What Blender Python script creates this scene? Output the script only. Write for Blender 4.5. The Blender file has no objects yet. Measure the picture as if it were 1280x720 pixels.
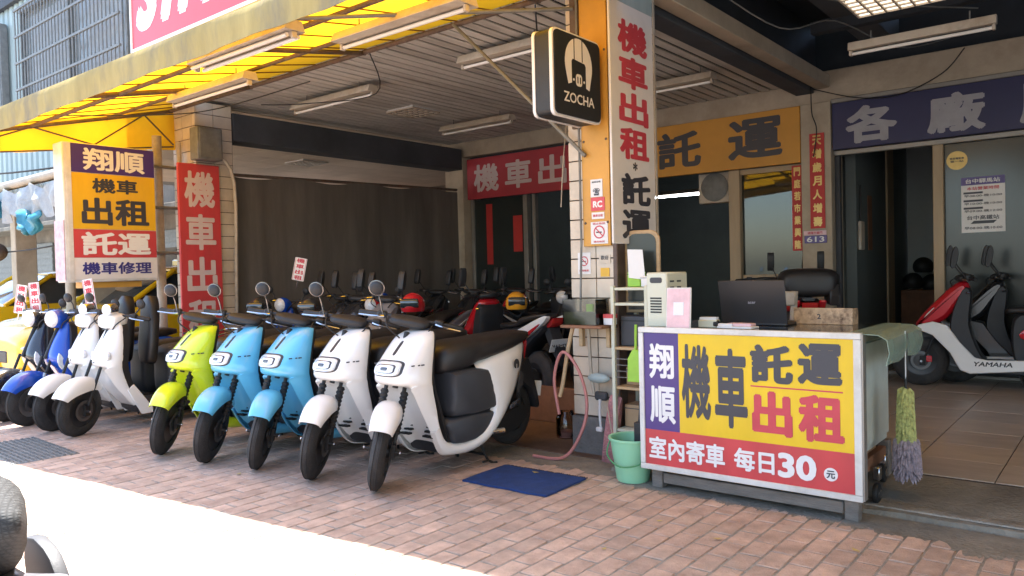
import bpy, bmesh, math, random
from mathutils import Vector, Matrix
random.seed(7)
R = math.radians
sc = bpy.context.scene
COL = sc.collection

# ------------------------------------------------------------------ camera
cam_d = bpy.data.cameras.new('camera')
cam = bpy.data.objects.new('camera', cam_d)
COL.objects.link(cam)
cam_d.sensor_width = 36.0
cam_d.lens = 961.0 / 1280.0 * 36.0
cam_d.clip_end = 500
cam_d.clip_start = 0.05
CX = Vector((0.7773, 0.0059, 0.6292)); CY = Vector((0.6287, 0.0322, -0.7769)); CZ = Vector((-0.0249, 0.9995, 0.0213))
CX.normalize(); CY = (CY - CX * CX.dot(CY)).normalized(); CZ = CX.cross(CY)
cam.matrix_world = Matrix(((CX[0], CX[1], CX[2], 0), (CY[0], CY[1], CY[2], 0), (CZ[0], CZ[1], CZ[2], 1.30), (0, 0, 0, 1)))
sc.camera = cam

# ------------------------------------------------------------------ light
SUN_TO = Vector((-0.27, 0.16, 1.0)).normalized()
EL = math.asin(SUN_TO.z)
AZ = math.atan2(SUN_TO.x, SUN_TO.y)
w = bpy.data.worlds.new('World'); sc.world = w; w.use_nodes = True
nt = w.node_tree; nt.nodes.clear()
sky = nt.nodes.new('ShaderNodeTexSky'); sky.sky_type = 'NISHITA'; sky.sun_disc = False
sky.sun_elevation = EL; sky.sun_rotation = AZ; sky.dust_density = 1.5; sky.air_density = 1.0
bg = nt.nodes.new('ShaderNodeBackground'); bg.inputs[1].default_value = 0.15
wo = nt.nodes.new('ShaderNodeOutputWorld')
nt.links.new(sky.outputs[0], bg.inputs[0]); nt.links.new(bg.outputs[0], wo.inputs[0])
sl = bpy.data.lights.new('sun', 'SUN'); sl.energy = 4.5; sl.angle = R(0.6); sl.color = (1.0, 0.96, 0.90)
so = bpy.data.objects.new('sun', sl); COL.objects.link(so)
so.rotation_euler = SUN_TO.to_track_quat('Z', 'Y').to_euler()
sc.view_settings.view_transform = 'Standard'; sc.view_settings.look = 'None'
sc.view_settings.exposure = 2.4; sc.view_settings.gamma = 1.0
sc.cycles.max_bounces = 8; sc.cycles.diffuse_bounces = 5; sc.cycles.transparent_max_bounces = 12
sc.cycles.sample_clamp_indirect = 6.0

# ------------------------------------------------------------------ materials
def new_mat(name):
    m = bpy.data.materials.new(name); m.use_nodes = True
    n = m.node_tree.nodes; b = n['Principled BSDF']; return m, m.node_tree, b
def mat(name, col, rough=0.5, metal=0.0, var=0.15, scale=6.0, dirt=None, dirt_amt=0.0, bump=0.0, bscale=60.0, coat=0.0, spec=None, vary=0.0, stretch=None, world=False):
    m, t, b = new_mat(name); N = t.nodes; Lk = t.links
    tc = N.new('ShaderNodeTexCoord'); src = tc.outputs['Object']
    if world:
        g_ = N.new('ShaderNodeNewGeometry'); src = g_.outputs['Position']
    if stretch:
        mp = N.new('ShaderNodeMapping'); mp.inputs['Scale'].default_value = stretch
        Lk.new(src, mp.inputs[0]); src = mp.outputs[0]
    nz = N.new('ShaderNodeTexNoise'); nz.inputs['Scale'].default_value = scale; nz.inputs['Detail'].default_value = 6; nz.inputs['Roughness'].default_value = 0.65
    Lk.new(src, nz.inputs['Vector'])
    mr = N.new('ShaderNodeMapRange'); mr.inputs[1].default_value = 0.3; mr.inputs[2].default_value = 0.7
    mr.inputs[3].default_value = 1 - var; mr.inputs[4].default_value = 1 + var * 0.6
    Lk.new(nz.outputs[0], mr.inputs[0])
    mx = N.new('ShaderNodeMix'); mx.data_type = 'RGBA'; mx.blend_type = 'MULTIPLY'; mx.inputs[0].default_value = 1
    mx.inputs[6].default_value = (*col, 1)
    cur = mr.outputs[0]
    if vary:
        oi = N.new('ShaderNodeObjectInfo'); g2 = N.new('ShaderNodeNewGeometry')
        ad = N.new('ShaderNodeMath'); ad.operation = 'ADD'; Lk.new(oi.outputs['Random'], ad.inputs[0]); Lk.new(g2.outputs['Random Per Island'], ad.inputs[1])
        fr = N.new('ShaderNodeMath'); fr.operation = 'FRACT'; Lk.new(ad.outputs[0], fr.inputs[0])
        m2 = N.new('ShaderNodeMapRange'); m2.inputs[3].default_value = 1 - vary; m2.inputs[4].default_value = 1 + vary
        Lk.new(fr.outputs[0], m2.inputs[0])
        mu = N.new('ShaderNodeMath'); mu.operation = 'MULTIPLY'; Lk.new(cur, mu.inputs[0]); Lk.new(m2.outputs[0], mu.inputs[1]); cur = mu.outputs[0]
    cb = N.new('ShaderNodeCombineColor')
    for i in range(3): Lk.new(cur, cb.inputs[i])
    Lk.new(cb.outputs[0], mx.inputs[7])
    out = mx.outputs[2]
    if dirt:
        n2 = N.new('ShaderNodeTexNoise'); n2.inputs['Scale'].default_value = scale * 0.45; n2.inputs['Detail'].default_value = 8; n2.inputs['Roughness'].default_value = 0.7
        Lk.new(src, n2.inputs['Vector'])
        m3 = N.new('ShaderNodeMapRange'); m3.inputs[1].default_value = 0.48; m3.inputs[2].default_value = 0.68; m3.inputs[4].default_value = dirt_amt
        Lk.new(n2.outputs[0], m3.inputs[0])
        x2 = N.new('ShaderNodeMix'); x2.data_type = 'RGBA'; x2.inputs[7].default_value = (*dirt, 1)
        Lk.new(m3.outputs[0], x2.inputs[0]); Lk.new(out, x2.inputs[6]); out = x2.outputs[2]
    Lk.new(out, b.inputs['Base Color'])
    b.inputs['Roughness'].default_value = rough; b.inputs['Metallic'].default_value = metal
    if coat: b.inputs['Coat Weight'].default_value = coat; b.inputs['Coat Roughness'].default_value = 0.06
    if spec is not None: b.inputs['Specular IOR Level'].default_value = spec
    if bump:
        n4 = N.new('ShaderNodeTexNoise'); n4.inputs['Scale'].default_value = bscale; n4.inputs['Detail'].default_value = 5
        Lk.new(src, n4.inputs['Vector'])
        bp = N.new('ShaderNodeBump'); bp.inputs['Strength'].default_value = bump; bp.inputs['Distance'].default_value = 0.02
        Lk.new(n4.outputs[0], bp.inputs['Height']); Lk.new(bp.outputs[0], b.inputs['Normal'])
    return m
def emit(name, col, s):
    m, t, b = new_mat(name); b.inputs['Base Color'].default_value = (*col, 1)
    b.inputs['Emission Color'].default_value = (*col, 1); b.inputs['Emission Strength'].default_value = s; return m
def glass(name, tint=(0.75, 0.8, 0.78), refl=1.0, rough=0.02):
    m, t, b = new_mat(name); N = t.nodes; Lk = t.links; N.remove(b)
    tr = N.new('ShaderNodeBsdfTransparent'); tr.inputs[0].default_value = (*tint, 1)
    gl = N.new('ShaderNodeBsdfGlossy'); gl.inputs['Roughness'].default_value = rough
    fr = N.new('ShaderNodeFresnel'); fr.inputs[0].default_value = 1.5
    mm = N.new('ShaderNodeMath'); mm.operation = 'MULTIPLY'; mm.inputs[1].default_value = refl; Lk.new(fr.outputs[0], mm.inputs[0])
    ms = N.new('ShaderNodeMixShader'); Lk.new(mm.outputs[0], ms.inputs[0]); Lk.new(tr.outputs[0], ms.inputs[1]); Lk.new(gl.outputs[0], ms.inputs[2])
    Lk.new(ms.outputs[0], N['Material Output'].inputs[0]); return m
def cloth(name, col, trans=0.6, var=0.25, scale=2.0, dirt=None, dirt_amt=0.0):
    m = mat(name, col, rough=0.75, var=var, scale=scale, dirt=dirt, dirt_amt=dirt_amt, bump=0.25, bscale=9)
    t = m.node_tree; N = t.nodes; b = N['Principled BSDF']
    tl = N.new('ShaderNodeBsdfTranslucent'); src = b.inputs['Base Color'].links[0].from_socket
    t.links.new(src, tl.inputs[0]); ms = N.new('ShaderNodeMixShader'); ms.inputs[0].default_value = trans
    t.links.new(b.outputs[0], ms.inputs[1]); t.links.new(tl.outputs[0], ms.inputs[2]); t.links.new(ms.outputs[0], N['Material Output'].inputs[0]); return m

M = {}
M['brick'] = mat('paving brick', (0.55, 0.385, 0.295), rough=0.85, var=0.3, scale=9, dirt=(0.42, 0.33, 0.26), dirt_amt=0.6, bump=0.35, bscale=120, vary=0.13, world=True)
def add_stain(m, scale, lo, a=.42, b=.62, st=(1, 1, 1)):
    t = m.node_tree; N = t.nodes; bs = N['Principled BSDF']; src = bs.inputs['Base Color'].links[0].from_socket
    g_ = N.new('ShaderNodeNewGeometry'); mp = N.new('ShaderNodeMapping'); mp.inputs['Scale'].default_value = st; nz = N.new('ShaderNodeTexNoise'); nz.inputs['Scale'].default_value = scale; nz.inputs['Detail'].default_value = 9; nz.inputs['Roughness'].default_value = .72
    mr = N.new('ShaderNodeMapRange'); mr.inputs[1].default_value = a; mr.inputs[2].default_value = b; mr.inputs[3].default_value = 1; mr.inputs[4].default_value = lo
    mx = N.new('ShaderNodeMix'); mx.data_type = 'RGBA'; mx.blend_type = 'MULTIPLY'; mx.inputs[0].default_value = 1; cb = N.new('ShaderNodeCombineColor')
    t.links.new(g_.outputs['Position'], mp.inputs[0]); t.links.new(mp.outputs[0], nz.inputs['Vector']); t.links.new(nz.outputs[0], mr.inputs[0])
    for i in range(3): t.links.new(mr.outputs[0], cb.inputs[i])
    t.links.new(src, mx.inputs[6]); t.links.new(cb.outputs[0], mx.inputs[7]); t.links.new(mx.outputs[2], bs.inputs['Base Color'])
add_stain(M['brick'], 1.1, .78); add_stain(M['brick'], 14, .62, .60, .72)
M['mortar'] = mat('paving joint sand', (0.30, 0.275, 0.235), rough=0.95, var=0.35, scale=20, bump=0.5, bscale=150, world=True)
M['asphalt'] = mat('street asphalt', (0.16, 0.155, 0.15), rough=0.9, var=0.25, scale=3, bump=0.5, bscale=150, world=True)
M['concrete'] = mat('worn concrete', (0.23, 0.205, 0.165), rough=0.85, var=0.35, scale=3.2, dirt=(0.09, 0.08, 0.065), dirt_amt=0.8, bump=0.5, bscale=45, world=True)
M['concrete_pale'] = mat('pale chipped concrete', (0.34, 0.32, 0.28), rough=0.9, var=0.3, scale=7, dirt=(0.15, 0.135, 0.11), dirt_amt=0.8, bump=0.6, bscale=60, world=True)
M['bayfloor'] = mat('stained bay floor', (0.15, 0.09, 0.06), rough=0.7, var=0.4, scale=2.5, dirt=(0.05, 0.04, 0.035), dirt_amt=0.85, bump=0.3, bscale=40, world=True)
M['tilefloor'] = mat('beige floor tile', (0.43, 0.365, 0.30), rough=0.32, var=0.13, scale=4, dirt=(0.27, 0.215, 0.165), dirt_amt=0.6, vary=0.06, stretch=(1, 3, 1), world=True)
M['grout'] = mat('dark floor grout', (0.10, 0.08, 0.065), rough=0.9)
M['cream'] = mat('cream painted concrete', (0.46, 0.38, 0.28), rough=0.8, var=0.16, scale=2.5, dirt=(0.25, 0.19, 0.13), dirt_amt=0.55, bump=0.15, bscale=20, world=True)
M['pillartile'] = mat('cream wall tile', (0.60, 0.51, 0.40), rough=0.35, var=0.12, scale=5, dirt=(0.33, 0.25, 0.18), dirt_amt=0.5, vary=0.08, world=True)
M['tilegrout'] = mat('dark wall tile grout', (0.07, 0.05, 0.04), rough=0.9)
M['slat'] = mat('ceiling slat', (0.62, 0.58, 0.52), rough=0.6, var=0.18, scale=1.5, dirt=(0.2, 0.16, 0.12), dirt_amt=0.5, stretch=(6, 0.8, 1), vary=0.07, world=True)
M['black'] = mat('dark cavity', (0.02, 0.02, 0.022), rough=0.9)
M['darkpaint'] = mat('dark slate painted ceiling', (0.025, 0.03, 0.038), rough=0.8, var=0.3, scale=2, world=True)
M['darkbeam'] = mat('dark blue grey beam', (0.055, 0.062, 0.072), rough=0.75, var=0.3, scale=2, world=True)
M['tarp'] = mat('brown tarpaulin', (0.135, 0.118, 0.10), rough=0.85, var=0.3, scale=1.6, dirt=(0.09, 0.08, 0.07), dirt_amt=0.7, stretch=(1, 2.5, 0.4), world=True)
M['teal'] = mat('pale teal corrugated sheet', (0.36, 0.43, 0.41), rough=0.55, var=0.12, scale=2, dirt=(0.25, 0.3, 0.29), dirt_amt=0.5, stretch=(4, 4, 0.5), world=True)
M['grille'] = mat('weathered grey steel', (0.20, 0.20, 0.19), rough=0.6, metal=0.3, var=0.25, scale=12)
M['rust'] = mat('rusty brown steel', (0.12, 0.085, 0.065), rough=0.8, var=0.4, scale=14, dirt=(0.15, 0.06, 0.03), dirt_amt=0.6, bump=0.4)
M['pipe'] = mat('beige plastic pipe', (0.42, 0.36, 0.28), rough=0.6, var=0.25, scale=6, dirt=(0.2, 0.16, 0.12), dirt_amt=0.6)
M['winglass'] = mat('frosted grey window glass', (0.24, 0.26, 0.26), rough=0.15, var=0.25, scale=3)
M['awning'] = cloth('yellow awning canvas', (0.86, 0.44, 0.012), trans=0.42, var=0.12, dirt=(0.62, 0.30, 0.02), dirt_amt=0.45)
M['valance'] = mat('sun faded yellow valance', (0.40, 0.28, 0.09), rough=0.8, var=0.22, scale=3, dirt=(0.17, 0.14, 0.10), dirt_amt=0.75, bump=0.3, bscale=6, stretch=(2.5, 1, 0.6))
M['seam'] = mat('brown canvas seam', (0.22, 0.09, 0.02), rough=0.8)
M['signwhite'] = mat('sign white', (0.74, 0.70, 0.66), rough=0.4, var=0.07, scale=3, dirt=(0.5, 0.46, 0.4), dirt_amt=0.35)
M['framewhite'] = mat('white aluminium frame', (0.66, 0.64, 0.59), rough=0.45, var=0.12, scale=7, dirt=(0.35, 0.31, 0.26), dirt_amt=0.5)
M['lettw'] = mat('lettering white', (0.76, 0.73, 0.70), rough=0.45, var=0.05)
M['lettpink'] = mat('faded pinkish white lettering', (0.62, 0.5, 0.48), rough=0.5, var=0.06)
M['lettb'] = mat('lettering charcoal', (0.045, 0.045, 0.055), rough=0.45, var=0.1)
M['navy'] = mat('sign navy purple', (0.065, 0.035, 0.19), rough=0.35, var=0.12, scale=3)
M['navy2'] = mat('lettering navy', (0.04, 0.035, 0.20), rough=0.4)
M['signyellow'] = mat('sign golden yellow', (0.72, 0.42, 0.015), rough=0.45, var=0.12, scale=2, dirt=(0.55, 0.32, 0.05), dirt_amt=0.5, stretch=(2, 2, 0.6))
M['signyellow2'] = mat('counter sign yellow', (0.76, 0.50, 0.01), rough=0.3, var=0.10, scale=2.5, dirt=(0.60, 0.40, 0.03), dirt_amt=0.5, stretch=(2, 2, 0.6))
M['orange'] = mat('sign dull orange', (0.62, 0.29, 0.035), rough=0.5, var=0.1, scale=2, dirt=(0.42, 0.19, 0.03), dirt_amt=0.4)
M['panelor'] = mat('ochre sheet panel', (0.60, 0.30, 0.045), rough=0.5, var=0.12, scale=3, dirt=(0.36, 0.2, 0.07), dirt_amt=0.5)
M['signred'] = mat('sign red', (0.56, 0.055, 0.06), rough=0.4, var=0.12, scale=3, dirt=(0.42, 0.08, 0.07), dirt_amt=0.5, stretch=(2, 2, 0.6))
M['signred2'] = mat('faded crimson sign', (0.45, 0.045, 0.06), rough=0.5, var=0.12, scale=2, dirt=(0.3, 0.05, 0.06), dirt_amt=0.4)
M['lettred'] = mat('lettering crimson', (0.55, 0.05, 0.07), rough=0.45)
M['symred'] = mat('bright pinkish red sign', (0.58, 0.06, 0.07), rough=0.4, var=0.06)
M['bluesign'] = mat('navy blue sign', (0.022, 0.022, 0.085), rough=0.45, var=0.12, scale=2)
M['lettgrey'] = mat('lettering light grey', (0.36, 0.35, 0.37), rough=0.5)
M['gold'] = mat('gold ink', (0.72, 0.50, 0.16), rough=0.4, metal=0.2)
M['redpaper'] = mat('red couplet paper', (0.50, 0.035, 0.03), rough=0.6, var=0.12)
M['wood'] = mat('grey weathered wood', (0.20, 0.175, 0.15), rough=0.85, var=0.35, scale=5, dirt=(0.1, 0.08, 0.065), dirt_amt=0.6, bump=0.4, stretch=(1, 6, 6))
M['woodlight'] = mat('light varnished wood', (0.50, 0.34, 0.18), rough=0.5, var=0.2, scale=5, stretch=(1, 6, 6))
M['woodbox'] = mat('speckled old wood board', (0.50, 0.36, 0.23), rough=0.75, var=0.3, scale=30, dirt=(0.06, 0.03, 0.02), dirt_amt=0.95)
M['post'] = mat('dark brown painted post', (0.10, 0.065, 0.05), rough=0.6, var=0.35, scale=6, dirt=(0.22, 0.17, 0.13), dirt_amt=0.35)
M['greyblock'] = mat('grimy grey concrete base', (0.17, 0.16, 0.15), rough=0.9, var=0.35, scale=5, dirt=(0.07, 0.06, 0.05), dirt_amt=0.8, bump=0.5, world=True)
M['tyre'] = mat('tyre rubber', (0.028, 0.027, 0.026), rough=0.75, var=0.25, scale=20, dirt=(0.07, 0.06, 0.055), dirt_amt=0.4, bump=0.3, bscale=90)
M['rim'] = mat('dark grey cast rim', (0.05, 0.05, 0.052), rough=0.4, metal=0.5)
M['rimsilver'] = mat('silver cast rim', (0.45, 0.45, 0.45), rough=0.35, metal=0.9)
M['steel'] = mat('polished steel', (0.55, 0.55, 0.55), rough=0.22, metal=1.0, var=0.08)
M['chrome'] = mat('mirror chrome', (0.75, 0.75, 0.76), rough=0.06, metal=1.0, var=0.02)
M['plastic'] = mat('black textured plastic', (0.022, 0.022, 0.024), rough=0.5, var=0.2, bump=0.15, bscale=250)
M['greyplastic'] = mat('charcoal plastic', (0.042, 0.044, 0.05), rough=0.55, var=0.1, bump=0.15, bscale=250)
M['vinyl'] = mat('black vinyl seat', (0.020, 0.018, 0.018), rough=0.42, var=0.2, bump=0.12, bscale=180)
M['rubber'] = mat('black rubber', (0.012, 0.012, 0.012), rough=0.6)
M['film'] = None
def film():
    m, t, b = new_mat('cloudy green plastic film'); N = t.nodes; b.inputs['Base Color'].default_value = (.36, .46, .38, 1); b.inputs['Roughness'].default_value = .25
    tr = N.new('ShaderNodeBsdfTransparent'); tr.inputs[0].default_value = (.8, .9, .84, 1); ms = N.new('ShaderNodeMixShader'); ms.inputs[0].default_value = .55
    t.links.new(tr.outputs[0], ms.inputs[1]); t.links.new(b.outputs[0], ms.inputs[2]); t.links.new(ms.outputs[0], N['Material Output'].inputs[0]); return m
M['film'] = film()
M['signface'] = mat('matt blue black sign face', (0.012, 0.015, 0.02), rough=0.6)
M['discsteel'] = mat('dull brake steel', (0.16, 0.16, 0.16), rough=0.4, metal=0.8)
M['mirrorrim'] = mat('dark mirror rim', (0.22, 0.22, 0.22), rough=0.25, metal=0.9)
M['pwhite'] = mat('gloss white paint', (0.78, 0.76, 0.72), rough=0.28, var=0.03, coat=0.6)
M['plime'] = mat('gloss lime paint', (0.62, 0.72, 0.02), rough=0.28, var=0.03, coat=0.6)
M['pblue'] = mat('gloss sky blue paint', (0.12, 0.47, 0.70), rough=0.28, var=0.03, coat=0.6)
M['pdblue'] = mat('gloss cobalt paint', (0.012, 0.07, 0.42), rough=0.25, var=0.03, coat=0.7)
M['pblack'] = mat('gloss black paint', (0.02, 0.021, 0.024), rough=0.22, var=0.05, coat=0.7)
M['pred'] = mat('gloss red paint', (0.50, 0.012, 0.02), rough=0.25, var=0.03, coat=0.6)
M['pgrey'] = mat('gloss grey paint', (0.2, 0.2, 0.22), rough=0.3, var=0.03, coat=0.5)
M['pyellow'] = mat('taxi yellow paint', (0.80, 0.46, 0.01), rough=0.25, var=0.03, coat=0.7)
M['porange'] = mat('orange paint', (0.70, 0.30, 0.02), rough=0.25, coat=0.6)
M['lens'] = mat('pale lamp lens', (0.70, 0.70, 0.69), rough=0.14, metal=0.0, var=0.25, scale=40, coat=0.8)
M['lensdark'] = mat('dark lamp insert', (0.10, 0.10, 0.11), rough=0.15, metal=0.6, var=0.5, scale=80)
M['lensred'] = mat('red lamp lens', (0.5, 0.02, 0.02), rough=0.1, coat=0.8)
M['lensamber'] = mat('amber lamp lens', (0.7, 0.25, 0.03), rough=0.12, coat=0.8)
M['plate'] = mat('white number plate', (0.68, 0.70, 0.68), rough=0.4)
M['glass'] = glass('window glass', (0.55, 0.60, 0.58), 1.4)
M['tintglass'] = mat('dark tinted shop glass', (0.030, 0.035, 0.032), rough=0.18, var=0.15, scale=1.5, world=True)
M['carglass'] = mat('car glass', (0.03, 0.04, 0.045), rough=0.05, spec=0.8, coat=0.5)
M['tube'] = mat('unlit fluorescent tube', (0.78, 0.75, 0.70), rough=0.3, var=0.04)
M['tubelit'] = emit('lit fluorescent tube', (0.9, 0.95, 1.0), 8.0)
M['panellit'] = emit('lit lamp louvre panel', (1.0, 0.9, 0.75), 0.3)
M['fixture'] = mat('aged white lamp housing', (0.52, 0.45, 0.36), rough=0.5, var=0.15, scale=8, dirt=(0.3, 0.2, 0.12), dirt_amt=0.5)
M['green'] = mat('pale green plastic', (0.30, 0.62, 0.38), rough=0.45, var=0.06)
M['greend'] = mat('dark green plastic', (0.05, 0.25, 0.10), rough=0.45)
M['lime2'] = mat('lime green plastic', (0.35, 0.62, 0.06), rough=0.45)
M['mat'] = mat('blue woven mat', (0.018, 0.055, 0.21), rough=0.9, var=0.3, scale=12, dirt=(0.03, 0.045, 0.11), dirt_amt=0.5, bump=0.8, bscale=180)
M['pinkhose'] = mat('dusty pink rubber', (0.48, 0.19, 0.17), rough=0.55)
M['pinkbroom'] = mat('pink bristles', (0.45, 0.20, 0.20), rough=0.85, bump=0.8, bscale=90, var=0.3, scale=30)
M['clear'] = glass('clear plastic', (0.82, 0.82, 0.78), 1.2, 0.1)
M['gglass'] = glass('green tinted plastic sheet', (0.50, 0.66, 0.56), 1.0, 0.12)
M['cabinet'] = mat('pale grey green cabinet', (0.54, 0.56, 0.48), rough=0.6, var=0.08, scale=3, dirt=(0.3, 0.3, 0.25), dirt_amt=0.4)
M['topboard'] = mat('olive stained counter top', (0.20, 0.19, 0.13), rough=0.3, var=0.3, scale=4, dirt=(0.10, 0.09, 0.06), dirt_amt=0.6)
M['beigeplastic'] = mat('beige appliance plastic', (0.56, 0.56, 0.44), rough=0.5, var=0.05)
M['laptop'] = mat('dark laptop lid', (0.022, 0.022, 0.024), rough=0.42, var=0.05)
M['paper'] = mat('white paper', (0.70, 0.70, 0.70), rough=0.7, var=0.04)
M['pinkpaper'] = mat('pink tinted print', (0.72, 0.48, 0.50), rough=0.5, var=0.25, scale=9)
M['carton'] = mat('cardboard', (0.40, 0.26, 0.14), rough=0.8, var=0.12)
M['dusty'] = mat('yellow green duster strands', (0.42, 0.44, 0.16), rough=0.95, var=0.5, scale=60)
M['dustp'] = mat('mauve duster strands', (0.30, 0.25, 0.28), rough=0.95, var=0.5, scale=60)
M['water'] = mat('murky olive tank water', (0.09, 0.10, 0.05), rough=0.2, var=0.4, scale=12)
M['pinkpowder'] = mat('pink residue', (0.55, 0.25, 0.25), rough=0.7)
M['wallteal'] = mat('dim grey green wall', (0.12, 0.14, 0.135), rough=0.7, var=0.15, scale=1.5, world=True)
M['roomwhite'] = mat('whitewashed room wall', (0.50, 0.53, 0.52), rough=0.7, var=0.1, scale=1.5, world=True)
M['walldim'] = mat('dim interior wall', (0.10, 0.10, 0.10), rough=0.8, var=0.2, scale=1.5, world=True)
M['woodframe'] = mat('tan door frame', (0.42, 0.31, 0.19), rough=0.6, var=0.15, scale=3, stretch=(3, 3, 0.5), world=True)
M['alu'] = mat('dull aluminium frame', (0.30, 0.28, 0.25), rough=0.45, metal=0.5, var=0.15)
M['sidingbrown'] = mat('weathered brown arcade wall', (0.22, 0.18, 0.14), rough=0.85, var=0.35, scale=1.5, dirt=(0.10, 0.085, 0.07), dirt_amt=0.7, world=True)
M['awn_blue'] = mat('light blue plastic bag', (0.04, 0.22, 0.30), rough=0.35, var=0.2, scale=6)
M['whiteplastic'] = mat('white crumpled plastic', (0.30, 0.31, 0.31), rough=0.5, var=0.2, scale=9, bump=0.7, bscale=25)
M['meshseat'] = None
M['ctile'] = mat('beige ceiling tile', (0.62, 0.52, 0.41), rough=0.8, var=0.1, scale=2, vary=0.06, world=True)
M['leaf'] = mat('dry yellow leaf', (0.5, 0.38, 0.12), rough=0.8)
M['yam'] = mat('sticker black', (0.03, 0.03, 0.03), rough=0.4)
M['brown'] = mat('reddish brown wood', (0.22, 0.10, 0.05), rough=0.7, var=0.3, scale=6)
M['foil'] = mat('pink peeling poster', (0.62, 0.42, 0.44), rough=0.7, var=0.35, scale=14)

# ------------------------------------------------------------------ mesh builder
def cr(p0, p1, p2, p3, t):
    return 0.5 * ((2 * p1) + (-p0 + p2) * t + (2 * p0 - 5 * p1 + 4 * p2 - p3) * t * t + (-p0 + 3 * p1 - 3 * p2 + p3) * t ** 3)
def smooth_rows(rows, k):
    out = []
    n = len(rows)
    for i in range(n - 1):
        a, b, c, d = rows[max(i - 1, 0)], rows[i], rows[i + 1], rows[min(i + 2, n - 1)]
        for j in range(k):
            t = j / k
            out.append([tuple(cr(a[q][m], b[q][m], c[q][m], d[q][m], t) for m in range(3)) for q in range(len(b))])
    out.append([tuple(p) for p in rows[-1]])
    return out
def smooth_pts(p, k, closed=False):
    n = len(p); out = []
    rng = n if closed else n - 1
    for i in range(rng):
        g = lambda j: p[j % n] if closed else p[min(max(j, 0), n - 1)]
        a, b, c, d = g(i - 1), g(i), g(i + 1), g(i + 2)
        for j in range(k):
            t = j / k
            out.append(tuple(cr(a[m], b[m], c[m], d[m], t) for m in range(len(b))))
    if not closed: out.append(tuple(p[-1]))
    return out
class MB:
    def __init__(s): s.v = []; s.f = []; s.m = []; s.cur = 0
    def add(s, vs, fs):
        o = len(s.v); s.v += [tuple(v) for v in vs]; s.f += [tuple(i + o for i in f) for f in fs]; s.m += [s.cur] * len(fs); return s
    def box(s, x0, x1, y0, y1, z0, z1):
        v = [(x0, y0, z0), (x1, y0, z0), (x1, y1, z0), (x0, y1, z0), (x0, y0, z1), (x1, y0, z1), (x1, y1, z1), (x0, y1, z1)]
        return s.add(v, [(0, 3, 2, 1), (4, 5, 6, 7), (0, 1, 5, 4), (1, 2, 6, 5), (2, 3, 7, 6), (3, 0, 4, 7)])
    def cbox(s, c, d, rot=None):
        h = Vector(d) / 2; v = []
        for z in (-1, 1):
            for (x, y) in ((-1, -1), (1, -1), (1, 1), (-1, 1)):
                p = Vector((x * h.x, y * h.y, z * h.z))
                if rot is not None: p = rot @ p
                v.append(p + Vector(c))
        return s.add(v, [(0, 3, 2, 1), (4, 5, 6, 7), (0, 1, 5, 4), (1, 2, 6, 5), (2, 3, 7, 6), (3, 0, 4, 7)])
    def tube(s, pts, r, n=8, cap=True, sm=0):
        if sm: pts = smooth_pts(pts, sm)
        P = [Vector(p) for p in pts]; rs = r if isinstance(r, (list, tuple)) else [r] * len(P)
        if len(rs) != len(P): rs = [rs[0] + (rs[-1] - rs[0]) * i / (len(P) - 1) for i in range(len(P))]
        v = []; prev = None
        for i, p in enumerate(P):
            d = (P[min(i + 1, len(P) - 1)] - P[max(i - 1, 0)])
            if d.length < 1e-9: d = Vector((0, 0, 1))
            d.normalize()
            if prev is None:
                a = Vector((0, 0, 1)) if abs(d.z) < 0.9 else Vector((1, 0, 0)); u = d.cross(a).normalized()
            else:
                u = prev - d * prev.dot(d)
                u = u.normalized() if u.length > 1e-6 else d.orthogonal().normalized()
            prev = u; w_ = d.cross(u)
            for k in range(n):
                t = 2 * math.pi * k / n; v.append(p + (u * math.cos(t) + w_ * math.sin(t)) * rs[i])
        f = []
        for i in range(len(P) - 1):
            for k in range(n):
                a = i * n + k; b = i * n + (k + 1) % n; f.append((a, b, b + n, a + n))
        if cap: f.append(tuple(range(n - 1, -1, -1))); f.append(tuple((len(P) - 1) * n + k for k in range(n)))
        return s.add(v, f)
    def loft(s, rows, closed=True, cap=True, k=1):
        if k > 1: rows = smooth_rows(rows, k)
        n = len(rows[0]); v = [p for r_ in rows for p in r_]; f = []
        for i in range(len(rows) - 1):
            for j in range(n if closed else n - 1):
                a = i * n + j; b = i * n + (j + 1) % n; f.append((a, b, b + n, a + n))
        if cap and closed: f.append(tuple(range(n - 1, -1, -1))); f.append(tuple((len(rows) - 1) * n + q for q in range(n)))
        return s.add(v, f)
    def sphere(s, c, r, nu=14, nv=9, zmin=-1.0):
        r = r if isinstance(r, (tuple, list)) else (r, r, r); rows = []
        a0 = math.asin(max(-0.999, zmin))
        for i in range(nv + 1):
            a = a0 + (math.pi / 2 * 0.999 - a0) * i / nv
            rows.append([(c[0] + r[0] * math.cos(a) * math.cos(t), c[1] + r[1] * math.cos(a) * math.sin(t), c[2] + r[2] * math.sin(a)) for t in [2 * math.pi * q / nu for q in range(nu)]])
        return s.loft(rows)
    def lathe(s, c, prof, axis='Z', n=16):
        rows = []
        for (r_, h) in prof:
            row = []
            for q in range(n):
                t = 2 * math.pi * q / n; a, b = r_ * math.cos(t), r_ * math.sin(t)
                row.append({'Z': (c[0] + a, c[1] + b, c[2] + h), 'X': (c[0] + h, c[1] + a, c[2] + b), 'Y': (c[0] + b, c[1] + h, c[2] + a)}[axis])
            rows.append(row)
        return s.loft(rows)
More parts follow.
